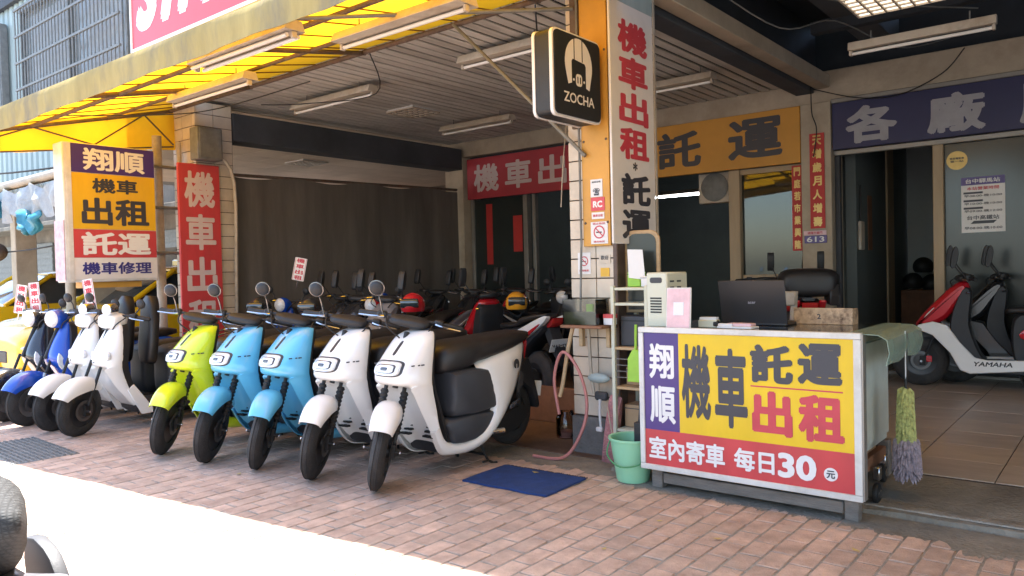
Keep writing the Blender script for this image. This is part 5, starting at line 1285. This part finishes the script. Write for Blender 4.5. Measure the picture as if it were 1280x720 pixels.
for (x, y) in ((-.11, -.1), (.14, -.1), (-.11, .2), (.14, .2)): MB().box(x - .013, x + .013, y - .013, y + .013, (.0 if y > 0 else .0), 1.08).build('post', M['beigeplastic'], t, bevel=.003)
for z in (.12, .40, .66, .95, 1.05): MB().box(-.10, .13, -.105, .205, z, z + .018).build('shelf', M['beigeplastic' if z > .9 or z < .2 else 'woodlight'], t, bevel=.003)
for z in (.48, .52, .56, .60): MB().tube([(-.1, -.105, z), (.13, -.105, z)], .003, 5).build('wire', M['grille'], t)
for (nm, lb, x, y, z, d, m) in (('carton', 'small brown carton on the lowest deck of the cream rack', .0, .05, .139, (.17, .15, .15), 'carton'), ('carton', 'brown carton on the middle deck of the cream rack', .01, .05, .419, (.16, .14, .12), 'carton'), ('bin', 'dark plastic bin on the upper deck of the cream rack', .0, .05, .679, (.19, .17, .20), 'greyplastic'), ('bottle_box', 'yellow green box on top of the cream rack', -.02, .06, 1.069, (.10, .08, .10), 'lime2'), ('tissue_box', 'white green tissue box on top of the cream rack', .10, .02, 1.069, (.08, .1, .07), 'paper')):
    tt = thing(nm, lb, 'box', (-2.56 + x, 4.45 + y, .11 + z)); MB().box(-d[0] / 2, d[0] / 2, -d[1] / 2, d[1] / 2, 0, d[2]).build('box', M[m], tt, bevel=.006); MB().box(-d[0] / 2 - .002, d[0] / 2 + .002, -d[1] / 2 - .002, d[1] / 2 + .002, d[2] * .82, d[2] * .86).build('rim', M['greyplastic' if m != 'greyplastic' else 'rubber'], tt)
t = thing('dustpan', 'lime green dustpan hanging on the cream rack', 'dustpan', (-2.49, 4.32, .60))
MB().prism([(-.06, -.03), (.06, -.03), (.055, .12), (.02, .18), (-.02, .18), (-.055, .12)], -.012, .012, 'XZ').build('pan', M['lime2'], t, bevel=.004); MB().tube([(0, 0, .17), (.0, .01, .34)], .009, 6).build('handle', M['lime2'], t)
t = thing('folder', 'lime green folder standing left of the beige appliance', 'folder', (-2.275, 4.20, TZ)); MB().cbox((0, 0, .12), (.006, .10, .24), Matrix.Rotation(R(12), 3, 'Y')).build('cover', M['lime2'], t)
t = thing('bucket', 'pale green plastic bucket standing left of the counter sign', 'bucket', (-2.40, 4.10, .004))
mb = MB(); mb.lathe((0, 0, 0), ((0, 0), (.095, 0), (.10, .01), (.135, .25), (.147, .255), (.147, .268), (.130, .265), (.093, .02), (0, .015)), 'Z', 32); mb.build('tub', M['green'], t)
MB().tube([(-.14, -.02, .25), (-.12, -.10, .16), (0, -.148, .11), (.12, -.10, .14), (.14, -.02, .25)], .005, 6, sm=6).build('handle', M['greend'], t)
t = thing('handle_brush', 'dark scrubbing brush standing in the pale green bucket', 'brush', (-2.36, 4.12, .02)); MB().box(-.03, .03, -.02, .02, 0, .34).build('bristles', M['plastic'], t, bevel=.006); MB().tube([(0, 0, .34), (.01, .02, .52)], .009, 6).build('handle', M['greyplastic'], t)
# tank on a shelf at the pillar
t = thing('wall_shelf', 'small reddish wooden shelf fixed to the pillar front', 'shelf', (-2.86, 4.36, .93)); MB().box(-.17, .16, -.11, .10, -.02, 0).build('board', M['brown'], t, bevel=.004)
for x in (-.12, .1): MB().box(x - .015, x + .015, .06, .10, -.16, -.021).build('bracket', M['woodlight'], t, bevel=.003)
t = thing('fish_tank', 'small clear tank half full of murky water on the pillar shelf', 'tank', (-2.885, 4.35, .932))
mb = MB()
for (a, b, c, d) in ((-.13, .13, -.082, -.078), (-.13, .13, .078, .082), (-.134, -.130, -.082, .082), (.130, .134, -.082, .082)): mb2 = MB().box(a, b, c, d, 0, .17).build('pane', M['clear'], t, smooth=False)
MB().box(-.127, .127, -.075, .075, .003, .085).build('water', M['water'], t); MB().box(.05, .10, -.07, -.05, .09, .14).build('feed_tag', M['lime2'], t)
t = thing('jar_pack', 'small white and red carton beside the clear tank', 'box', (-2.70, 4.36, .932)); MB().box(-.035, .035, -.03, .03, 0, .07).build('box', M['paper'], t, bevel=.003); MB().box(-.036, .036, -.031, .031, .045, .071).build('lid', M['signred'], t)
cable([(-3.02, 4.40, .93), (-3.06, 4.38, .75), (-3.10, 4.36, .5), (-3.12, 4.35, .42)], 'tan rubber tube hanging from the pillar shelf', .014, 'woodlight', 'hose', name='hose', group='hoses')
cable([(-3.12, 4.34, .30), (-3.14, 4.32, .55), (-3.05, 4.30, .74), (-2.92, 4.30, .62), (-2.86, 4.30, .40), (-2.90, 4.28, .20), (-3.02, 4.24, .03), (-3.25, 4.2, .02)], 'dusty pink hose looped beside the pillar', .011, 'pinkhose', 'hose', name='hose', group=None)
cable([(-2.90, 4.40, .9), (-2.90, 4.42, .6), (-2.88, 4.42, .45)], 'pale pipe under the pillar shelf', .012, 'pipe', 'pipe', name='pipe', group=None)
cable([(-2.72, 4.33, .40), (-2.66, 4.28, .25), (-2.58, 4.2, .16), (-2.5, 4.2, .06)], 'thin beige cord curling behind the green bucket', .004, 'pipe', 'cord', name='cord', group=None)
t = thing('broom', 'short pink bristled broom leaning on the foot of the pillar', 'broom', (-2.75, 4.38, .01), R(0))
xf = Matrix.Rotation(R(9), 4, 'Y')
MB().pillow([(-.02, .0), (.03, .0), (.025, .36), (.01, .44), (-.01, .44), (-.025, .3)], .045, 0, 2, .01).build('bristles', M['pinkbroom'], t, xf); MB().tube([(0, 0, .43), (0, 0, .50)], .014, 8).build('handle', M['woodlight'], t, xf)
t = thing('brush', 'white handled scrubbing brush hanging on the pillar foot', 'brush', (-2.83, 4.42, .22)); MB().tube([(0, 0, 0), (.0, -.01, .10), (.01, -.02, .2)], .009, 6, sm=3).build('handle', M['paper'], t); MB().cbox((-.01, 0, -.01), (.05, .03, .03)).build('head', M['paper'], t, bevel=.006)
t = thing('rag', 'crumpled grey green rag hanging on the pillar', 'rag', (-2.84, 4.42, .56)); MB().sphere((0, 0, 0), (.09, .03, .035), 12, 7).build('cloth', M['gglass'] if False else M['teal'], t); MB().cbox((.02, .0, -.12), (.10, .04, .06)).build('sponge', M['greyplastic'], t, bevel=.012)
t = thing('jar', 'clear plastic jar with pink residue standing left of the pillar', 'jar', (-3.42, 4.85, .013)); MB().lathe((0, 0, 0), ((.075, 0), (.08, .02), (.08, .15), (.06, .18), (.055, .20), (.05, .20), (.055, .18), (.074, .15), (.074, .02), (.07, .01)), 'Z', 20).build('body', M['clear'], t); MB().lathe((0, 0, 0), ((0, .004), (.07, .004), (.07, .045), (0, .05)), 'Z', 18).build('residue', M['pinkpowder'], t)
t = thing('crate', 'low brown board lying behind the pillar foot', 'board', (-3.75, 5.3, .013)); MB().box(-.5, .4, -.05, .0, 0, .30).build('board', M['brown'], t, bevel=.005)
# blue mat
t = thing('doormat', 'blue woven mat lying on the bricks in front of the pillar', 'mat', (-2.95, 3.71, .002), R(2))
mb = MB(); rows = []
for k in range(15):
    x = -.315 + .63 * k / 14; rows.append([(x, -.215 + .006 * math.sin(k), .0), (x, -.215 + .006 * math.sin(k), .012), (x, 0, .014 + .002 * math.sin(k * 1.3)), (x, .22 + .006 * math.sin(k * 2), .012), (x, .22 + .006 * math.sin(k * 2), 0)])
mb.loft(rows, closed=True).build('mat', M['mat'], t)
mb = MB()
for k in range(46): a = -.31 + .62 * k / 45; mb.tube([(a, .22, .008), (a + random.uniform(-.008, .008), .25 + random.uniform(0, .01), .003)], .004, 4)
mb.build('fringe', M['plastic'], t, kind='stuff')
for k, (x, y, z, s_, lb) in enumerate(((-2.97, 3.86, .018, .03, 'small dry leaf lying on the blue mat'), (-1.92, 3.0, .003, .018, 'tiny yellow leaf on the bricks before the counter'), (-.98, 3.62, .008, .028, 'curled yellow leaf right of the counter leg'), (-1.55, 3.42, .004, .028, 'brown leaf on the bricks below the counter sign'), (-4.62, 2.78, .004, .03, 'dry leaf beside the front wheel of a sky blue scooter'), (-1.9, 3.5, .003, .02, 'dark leaf fragment below the counter sign'), (-.35, 3.55, .004, .012, 'white cigarette stub on the stained pavement'))):
    mb = MB(); mb.add([(-s_, 0, .004), (0, -s_ * .45, .001), (s_, 0, .006), (0, s_ * .45, .002), (0, 0, .0)], [(0, 1, 4), (1, 2, 4), (2, 3, 4), (3, 0, 4)])
    o_ = mb.build('leaf' if k < 6 else 'cigarette_stub', M['leaf'] if k < 6 else M['paper']); o_.location = (x, y, z); o_.rotation_euler = (0, 0, k * 1.3); tag(o_, lb, 'leaf' if k < 6 else 'litter')
# drain cover
t = thing('drain_cover', 'dark grey studded drain cover set in the pavement at far left', 'drain cover', (-6.75, 2.235, 0), R(-2))
MB().box(-.50, .50, -.22, .22, -.008, .004).build('plate', M['grille'], t, bevel=.003)
mb = MB()
for i in range(25):
    for j in range(11): mb.cbox((-.48 + .04 * i, -.20 + .04 * j, .0065), (.026, .010, .006), Matrix.Rotation(R(45 if (i + j) % 2 else -45), 3, 'Z'))
mb.build('stud', M['grille'], t, smooth=False, kind='stuff')

# ------------------------------------------------------------------ small flags, helmets, covered tails
def flag(x, y, z, label, tilt=8, h=.27, w_=.11):
    t = thing('sign_flag', label, 'small sign', (x, y, z), R(35), 'little rental signs clipped on scooters')
    xf = Matrix.Rotation(R(tilt), 4, 'Y')
    MB().prism(rrect(-w_ / 2, w_ / 2, 0, h, .006, 2), -.002, .002, 'XZ').build('board', M['lettw'], t, xf, smooth=False)
    MB().box(-w_ / 2 + .006, -w_ / 2 + .010, -.0035, -.0022, .006, h - .006).build('border', M['lettred'], t, xf, smooth=False)
    MB().box(w_ / 2 - .010, w_ / 2 - .006, -.0035, -.0022, .006, h - .006).build('border', M['lettred'], t, xf, smooth=False)
    rt = xf.to_3x3() @ Vector((1, 0, 0)); up = xf.to_3x3() @ Vector((0, 0, 1))
    for k, ch in enumerate('機車出租'): text(ch, xf @ Vector((0, -.002, h - h * (k + .5) / 4)), w_ * .68, h * .19, M['lettred'], t, right=rt, up=up, bold=.04)
    MB().tube([xf @ Vector((0, 0, 0)), xf @ Vector((0, 0, -.09))], .006, 6).build('clip', M['steel'], t)
flag(-7.50, 3.08, 1.04, 'red lettered little sign clipped above the white scooter pair', -8, .29, .10)
flag(-8.46, 2.95, 1.02, 'red lettered little sign above the cobalt blue scooter', -4, .29, .11)
flag(-8.78, 2.90, 1.0, 'leftmost red lettered little sign above the black scooter', 10, .29, .11)
flag(-7.42, 5.28, 1.26, 'red lettered little sign inside the bay before the brown tarpaulin', 12, .26, .14)
def helmet(x, y, z, m, label, rz=0):
    t = thing('helmet', label, 'helmet', (x, y, z), rz, 'helmets left on scooters')
    MB().sphere((0, 0, .0), (.115, .135, .125), 18, 9, -.45).build('shell', M[m], t); MB().pillow([(-.10, -.02), (-.135, .0), (-.14, .05), (-.11, .07), (-.09, .03)], .085, 0, 2, .02).build('visor', M['carglass'], t)
    MB().tube([(-.10, .0, -.05), (0, .02, -.14), (.10, 0, -.05)], .006, 6, sm=4).build('strap', M['rubber'], t)
helmet(-4.95, 6.18, .97, 'porange', 'orange helmet resting on a scooter left of the tiled pillar', R(40))
helmet(-7.05, 4.55, .98, 'pblack', 'glossy black helmet behind the left sky blue scooter', R(30))
helmet(-6.25, 4.60, .98, 'pblack', 'glossy black helmet behind the right sky blue scooter', R(30))
helmet(-5.35, 5.1, 1.0, 'pred', 'red helmet behind the nearest white scooter', R(30))
# ------------------------------------------------------------------ shopfront scooters (tails towards the street)
for k, (x, y, rz, c1, lb) in enumerate(((-3.40, 8.83, 210, 'pred', 'red tailed scooter under a black cover beside the doorway post'), (-3.02, 8.83, 204, 'pred', 'second red tailed scooter between the window and the covered one'), (-4.75, 8.35, 195, 'pblack', 'black scooter parked in the shop opening'), (-5.7, 8.5, 170, 'pblack', 'black scooter parked before the sliding door'))):
    sporty(x, y, (.012 if k > 1 else .10), R(rz), c1, 'pblack', lb, 0, None, 'scooters stored near the shopfront', mirrors=(k != 0))
t = thing('seat_cover', 'black cloth cover draped over a red tailed scooter near the house number', 'cover', (-2.50, 7.72, 0), R(25))
mb = seat_mb([(-.22, 1.05, 1.12, .10), (-.20, 1.0, 1.22, .22), (-.12, .98, 1.26, .27), (.0, 1.0, 1.25, .29), (.14, 1.0, 1.26, .27), (.24, 1.02, 1.22, .22), (.28, 1.06, 1.14, .10)])
mb.build('cloth', M['vinyl'], t, ang=70)
for x in (-.2, .22): MB().pillow([(-.2, .90), (-.18, 1.1), (.1, 1.12), (.15, .95)], .05, x, 2, .02).build('drooping_corner', M['vinyl'], t)
# dark helmets pile inside right door
for k, (x, y, z) in enumerate(((-2.35, 11.6, 1.02), (-2.10, 11.5, 1.0), (-1.85, 11.6, 1.03), (-2.22, 11.6, 1.23), (-1.98, 11.6, 1.24), (-1.72, 11.8, 1.2))):
    helmet_t = thing('helmet', ['leftmost dark helmet on the cabinet inside the doorway', 'second dark helmet on the cabinet inside the doorway', 'third dark helmet on the cabinet inside the doorway', 'left dark helmet of the upper pile inside the doorway', 'middle dark helmet of the upper pile inside the doorway', 'rightmost dark helmet of the pile inside the doorway'][k], 'helmet', (x, y, z), 0, 'dark helmets piled inside the doorway')
    MB().sphere((0, 0, 0), (.13, .15, .13), 14, 8, -.6).build('shell', M['plastic'], helmet_t)
t = thing('cabinet', 'brown cabinet carrying dark helmets inside the right doorway', 'cabinet', (-2.0, 11.6, .1)); MB().box(-.45, .45, -.25, .25, 0, .82).build('body', M['brown'], t, bevel=.01); MB().box(-.44, -.005, -.262, -.251, .05, .78).build('door', M['brown'], t, bevel=.004); MB().box(.005, .44, -.262, -.251, .05, .78).build('door', M['brown'], t, bevel=.004)
# kickplate strip & stuff on the far right: handle bar of another scooter
sporty(-1.1, 8.75 if False else 8.62, .10, R(-80), 'pblack', 'pblack', 'dark scooter behind the lettered red and white one at the right edge', 0, None, None) if False else None

# ------------------------------------------------------------------ far left street
def taxi(x, y, rz, label, roof=True):
    t = thing('taxi', label, 'taxi', (x, y, 0), rz, 'yellow taxis parked at far left')
    secs = []
    # cross sections along the length: y, half width, z low, z shoulder, z top
    for (yy, w_, zl, zs, zt) in ((0, .70, .35, .55, .60), (.05, .80, .25, .62, .68), (.35, .87, .22, .72, .82), (1.1, .88, .20, .82, .96), (1.35, .88, .20, .84, .98), (3.7, .88, .20, .88, 1.02), (4.2, .86, .24, .88, 1.0), (4.45, .78, .32, .8, .9)):
        secs.append([(-w_ * .9, yy, zl), (-w_, yy, zl + .12), (-w_, yy, zs), (-w_ * .93, yy, zt - .02), (-w_ * .6, yy, zt + .02), (0, yy, zt + .04), (w_ * .6, yy, zt + .02), (w_ * .93, yy, zt - .02), (w_, yy, zs), (w_, yy, zl + .12), (w_ * .9, yy, zl)])
    MB().loft(secs, k=3).build('body', M['pyellow'], t, ang=50)
    rows = []
    for (yy, w_, zt) in ((1.25, .74, 1.0), (1.55, .72, 1.22), (1.95, .66, 1.44), (2.6, .64, 1.48), (3.3, .64, 1.44), (3.75, .70, 1.2), (4.0, .74, 1.0)):
        rows.append([(-.78, yy, .96), (-w_ - .02, yy, .97 + (zt - .97) * .5), (-w_ * .93, yy, zt - .03), (-w_ * .5, yy, zt), (w_ * .5, yy, zt), (w_ * .93, yy, zt - .03), (w_ + .02, yy, .97 + (zt - .97) * .5), (.78, yy, .96)])
    g_ = MB().loft(rows, k=2).build('cabin_glass', M['carglass'], t, ang=50)
    rows = []
    for (yy, w_, zt) in ((1.95, .665, 1.445), (2.6, .645, 1.495), (3.3, .645, 1.455)): rows.append([(-w_, yy, zt - .05), (-w_ * .9, yy, zt), (0, yy, zt + .025), (w_ * .9, yy, zt), (w_, yy, zt - .05)])
    MB().loft(rows, closed=False, cap=False, k=3).build('roof', M['pyellow'], t, solid=.02)
    for s_ in (-1, 1):
        MB().tube([(s_ * .80, 1.22, .97), (s_ * .70, 1.95, 1.43)], .035, 8).build('front_pillar', M['pyellow'], t); MB().tube([(s_ * .665, 3.3, 1.43), (s_ * .80, 4.0, .98)], .05, 8).build('rear_pillar', M['pyellow'], t)
        MB().tube([(s_ * .70, 2.6, 1.46), (s_ * .82, 2.6, .95)], .03, 8).build('middle_pillar', M['pyellow'], t)
        MB().pillow([(.02, .55), (.10, .60), (.45, .74), (.40, .62), (.12, .52)], .10, s_ * .72, 2, .03).build('headlight', M['lens'], t)
        MB().sphere((s_ * .98, 1.45, 1.03), (.11, .07, .075), 12, 8).build('wing_mirror', M['pyellow'], t)
        for yy in (.85, 3.6):
            w_ = MB().lathe((s_ * .80, yy, .31), ((.2, -.09), (.30, -.09), (.315, -.05), (.315, .05), (.30, .09), (.2, .09), (.2, -.09)), 'X', 28).build('wheel', M['tyre'], t); MB().lathe((s_ * .80, yy, .31), ((0, -.07), (.19, -.06), (.2, .06), (0, .07)), 'X', 20).build('rim', M['rimsilver'], w_)
    MB().cbox((0, .02, .44), (.9, .06, .16)).build('grille', M['plastic'], t, bevel=.02); MB().cbox((0, -.03, .30), (.38, .01, .16)).build('number_plate', M['plate'], t); MB().cbox((0, .03, .27), (1.5, .1, .1)).build('bumper', M['plastic'], t, bevel=.03)
    MB().cbox((.0, 1.72, 1.22), (.22, .02, .05)).build('roof_light_sign', M['lensred'], t)
    MB().cbox((0, 2.5, 1.55), (.40, .16, .12)).build('taxi_sign', M['pyellow'], t, bevel=.03)
    return t
taxi(-10.75, 3.25, R(2), 'yellow taxi parked behind the small scooters with its nose to the road')
taxi(-14.2, 3.0, R(3), 'second yellow taxi at the far left edge with its mirror in view')
# street-side clutter around the awning end
def simple(name, label, cat, mb, m, bevel=0, **k):
    return tag(mb.build(name, M[m], bevel=bevel, **k), label, cat)
simple('street_pole', 'thin white and rusty pole wrapped with posters left of the blade sign', 'pole', MB().tube([(-10.6, 4.1, 0), (-10.6, 4.1, 2.7)], .06, 10), 'pipe')
mb = MB(); rows = []
for k in range(25):
    x = -13.6 + 4.6 * k / 24; s_ = .03 * math.sin(k * 1.2); rows.append([(x, 4.3, 2.75 + s_), (x, 3.9, 2.62 + s_), (x, 3.5, 2.5 + s_ * 1.5)])
a_ = thing('canopy', 'sagging dark canopy over the neighbour shop left of the blade sign', 'canopy'); mb.loft(rows, closed=False, cap=False).build('sheet', M['rust'], a_, solid=.01)
MB().tube([(-13.6, 3.5, 2.5), (-9.0, 3.5, 2.52)], .05, 10).build('roll', M['pipe'], a_)
simple('hanging_sheet', 'crumpled white plastic sheet hanging left of the blade sign', 'plastic sheet', MB().loft([[(-11.0 + .13 * k, 3.45 + .03 * math.sin(k * 2), 2.42 + .05 * math.sin(k)), (-11.0 + .13 * k, 3.42 + .05 * math.sin(k * 1.7), 2.25), (-11.0 + .13 * k, 3.44 + .04 * math.sin(k * 2.6), 2.08 + .06 * math.sin(k * 1.9))] for k in range(16)], closed=False, cap=False, k=2), 'whiteplastic', solid=.006)
for k, (x, z, r_) in enumerate(((-10.9, 2.22, .13), (-9.95, 2.0, .12), (-9.65, 2.0, .11))):
    mb = MB().sphere((x, 3.38, z), (r_, r_ * .5, r_ * 1.1), 22, 16); mb.v = [(a + .03 * math.sin(41 * c + 3 * k) * math.cos(33 * a), b + .03 * math.sin(37 * a + 29 * c), c + .04 * math.sin(27 * a + k)) for a, b, c in mb.v]; o_ = tag(mb.build('plastic_bag', M['awn_blue']), ['left light blue plastic bag tied to the hanging sheet', 'light blue plastic bag below the sheet beside the blade sign', 'small light blue plastic bag nearest the blade sign'][k], 'plastic bag')
sb = thing('street_building', 'weathered brown building beyond the yellow taxis at far left', 'building', (0, 0, 0))
MB().box(-48, -16.7, 10.0, 10.4, 0, 7).build('wall', M['sidingbrown'], sb, smooth=False)
MB().box(-48, -16.7, 9.0, 10.0, 3.0, 3.12).build('canopy_slab', M['concrete'], sb, bevel=.01)
for k in range(9):
    x = -45 + 3.1 * k
    sh = MB().box(x, x + 2.5, 9.95, 9.998, .05, 2.6).build('shutter', M['grille'], sb, smooth=False)
    for j in range(12): MB().box(x + .02, x + 2.48, 9.935, 9.949, .1 + .2 * j, .26 + .2 * j).build('slat', M['grille'], sh, smooth=False)
    w_ = MB().box(x + .3, x + 2.2, 9.96, 9.998, 3.9, 5.6).build('window', M['framewhite'], sb, smooth=False)
    MB().box(x + .38, x + 1.2, 9.945, 9.959, 4.0, 5.5).build('pane', M['carglass'], w_); MB().box(x + 1.28, x + 2.12, 9.945, 9.959, 4.0, 5.5).build('pane', M['carglass'], w_)
s = thing('road_sign', 'blue and white sign at the far left edge', 'sign', (-11.9, 3.3, 2.03)); MB().box(-.5, .35, -.02, .02, -.16, .16).build('board', M['pdblue'], s, bevel=.006); text('C', (.2, -.02, 0), .14, .18, M['lettw'], s, bold=.02)
simple('lantern', 'dull orange round lantern below the blue sign', 'lantern', MB().sphere((-11.55, 3.55, 1.72), (.16, .16, .13), 16, 10), 'rust')
simple('shop_shutter', 'weathered brown wall strip behind the taxis', 'wall', MB().box(-15.2, -11.2, 9.6, 9.7, 0, 2.9), 'sidingbrown')
t = thing('kiosk', 'dim stall frame with bottles behind the yellow taxi', 'stall', (-12.9, 8.2, 0))
for x in (-1.2, 0, 1.2): MB().box(x - .03, x + .03, -.03, .03, 0, 2.3).build('post', M['grille'], t)
for z in (.9, 1.4, 1.9): MB().box(-1.25, 1.25, -.05, .35, z, z + .03).build('shelf', M['grille'], t)
for k in range(14):
    MB().tube([(-1.1 + .17 * k, .12, 1.43), (-1.1 + .17 * k, .12, 1.66), (-1.1 + .17 * k, .12, 1.74)], [.05, .05, .018], 8).build('bottle', M[['lime2', 'paper', 'signred2', 'green', 'carton'][k % 5]], t)
nf = MB(); pts = []
xx = -18.0
while xx < -8.9:
    for dx, dy in ((0, 0), (0.10, 0), (0.125, 0.03), (0.175, 0.03)): pts.append((xx + dx, 4.36 + dy))
    xx += 0.2
nf.loft([[(p[0], p[1], z) for p in pts] for z in (2.5, 3.36)], closed=False, cap=False)
tag(nf.build('fascia_panel', M['teal'], smooth=False), 'pale teal corrugated fascia over the neighbour shop left of the blade sign', 'fascia')
# wires at far left
cable([(-13, 3.4, 2.85), (-11, 3.6, 2.7), (-9.2, 4.2, 2.75)], 'dark wire drooping under the awning end at far left', .012)
cable([(-13, 3.8, 1.75), (-11, 3.7, 1.72), (-10.2, 3.9, 1.78)], 'dark thin wire crossing before the neighbour shop', .01)

# ------------------------------------------------------------------ foreground parked motorcycle (bottom left)
m_, t_n, b_ = new_mat('grey woven vinyl seat cover'); N = t_n.nodes
wv = N.new('ShaderNodeTexVoronoi'); wv.inputs['Scale'].default_value = 70; wv.inputs['Randomness'].default_value = 0.15; wv.distance = 'CHEBYCHEV'
tc = N.new('ShaderNodeTexCoord'); mp = N.new('ShaderNodeMapping'); mp.inputs['Rotation'].default_value = (0.2, R(30), 0.5); mp.inputs['Scale'].default_value = (1.0, 1.0, 2.0)
t_n.links.new(tc.outputs['Object'], mp.inputs[0]); t_n.links.new(mp.outputs[0], wv.inputs['Vector'])
rp = N.new('ShaderNodeMapRange'); rp.inputs[1].default_value = 0; rp.inputs[2].default_value = .6; rp.inputs[3].default_value = .10; rp.inputs[4].default_value = .035
t_n.links.new(wv.outputs['Distance'], rp.inputs[0]); cb = N.new('ShaderNodeCombineColor')
for i in range(3): t_n.links.new(rp.outputs[0], cb.inputs[i])
t_n.links.new(cb.outputs[0], b_.inputs['Base Color']); bp = N.new('ShaderNodeBump'); bp.inputs['Strength'].default_value = .5; bp.inputs['Distance'].default_value = .006; bp.invert = True
t_n.links.new(wv.outputs['Distance'], bp.inputs['Height']); t_n.links.new(bp.outputs[0], b_.inputs['Normal']); b_.inputs['Roughness'].default_value = .85; b_.inputs['Specular IOR Level'].default_value = .15
M['meshseat'] = m_
t = thing('motorcycle', 'motorcycle with grey woven seat cut by the lower left corner', 'motorcycle', (-.04, 0.03, 0))
rows = []
for (x, y, zb_, zt, w_) in ((-3.3, .42, .62, .80, .10), (-3.0, .44, .58, .84, .15), (-2.6, .52, .52, .83, .18), (-2.42, .55, .48, .82, .19), (-2.30, .57, .50, .81, .175), (-2.02, .61, .70, .77, .03), (-1.99, .615, .72, .755, .012)):
    rows.append([(x, y + w_ * math.copysign(abs(math.cos(a)) ** .7, math.cos(a)), (zb_ + zt) / 2 + (zt - zb_) / 2 * math.copysign(abs(math.sin(a)) ** .7, math.sin(a))) for a in [2 * math.pi * q / 24 for q in range(24)]])
MB().loft(rows, k=1).build('seat', M['meshseat'], t, ang=70)
def pill_x(name, o_, y0, w_, m, k=2): # outline in (x,z), thickness along y
    mb = MB().pillow(o_, w_, 0, k, .02); mb.v = [(b, y0 + a, c) for a, b, c in mb.v]; return mb.build(name, M[m], t)
pill_x('tail_cowl', [(-2.7, .52), (-2.25, .54), (-1.98, .60), (-1.92, .55), (-2.1, .42), (-2.7, .36)], .62, .10, 'pgrey')
pill_x('side_panel', [(-2.62, .52), (-2.48, .515), (-2.40, .46), (-2.34, .36), (-2.50, .28), (-2.62, .38)], .86, .02, 'greyplastic')
pill_x('rear_mudguard', [(-2.05, .50), (-1.88, .50), (-1.80, .30), (-1.86, .22), (-1.98, .36)], .62, .09, 'pgrey')
pill_x('side_cover', [(-3.2, .60), (-2.7, .50), (-2.4, .38), (-2.6, .30), (-3.3, .4)], .62, .12, 'pgrey')
w_ = MB().lathe((0, 0, 0), ((.2, -.05), (.26, -.045), (.285, 0), (.26, .045), (.2, .05), (.2, -.05)), 'Y', 32).build('rear_wheel', M['tyre'], t); w_.location = (-2.2, .60, .285)
MB().lathe((0, 0, 0), ((0, -.04), (.19, -.03), (.2, .03), (0, .04)), 'Y', 20).build('rim', M['rimsilver'], w_)
w_ = MB().lathe((0, 0, 0), ((.2, -.05), (.26, -.045), (.285, 0), (.26, .045), (.2, .05), (.2, -.05)), 'Y', 32).build('front_wheel', M['tyre'], t); w_.location = (-3.5, .50, .285)
MB().tube([(-3.5, .56, .28), (-3.3, .5, .95)], .02, 8).build('fork', M['steel'], t)
MB().tube([(-2.5, .82, .33), (-2.1, .82, .36), (-1.95, .82, .42)], [.04, .045, .03], 12).build('exhaust', M['rimsilver'], t)
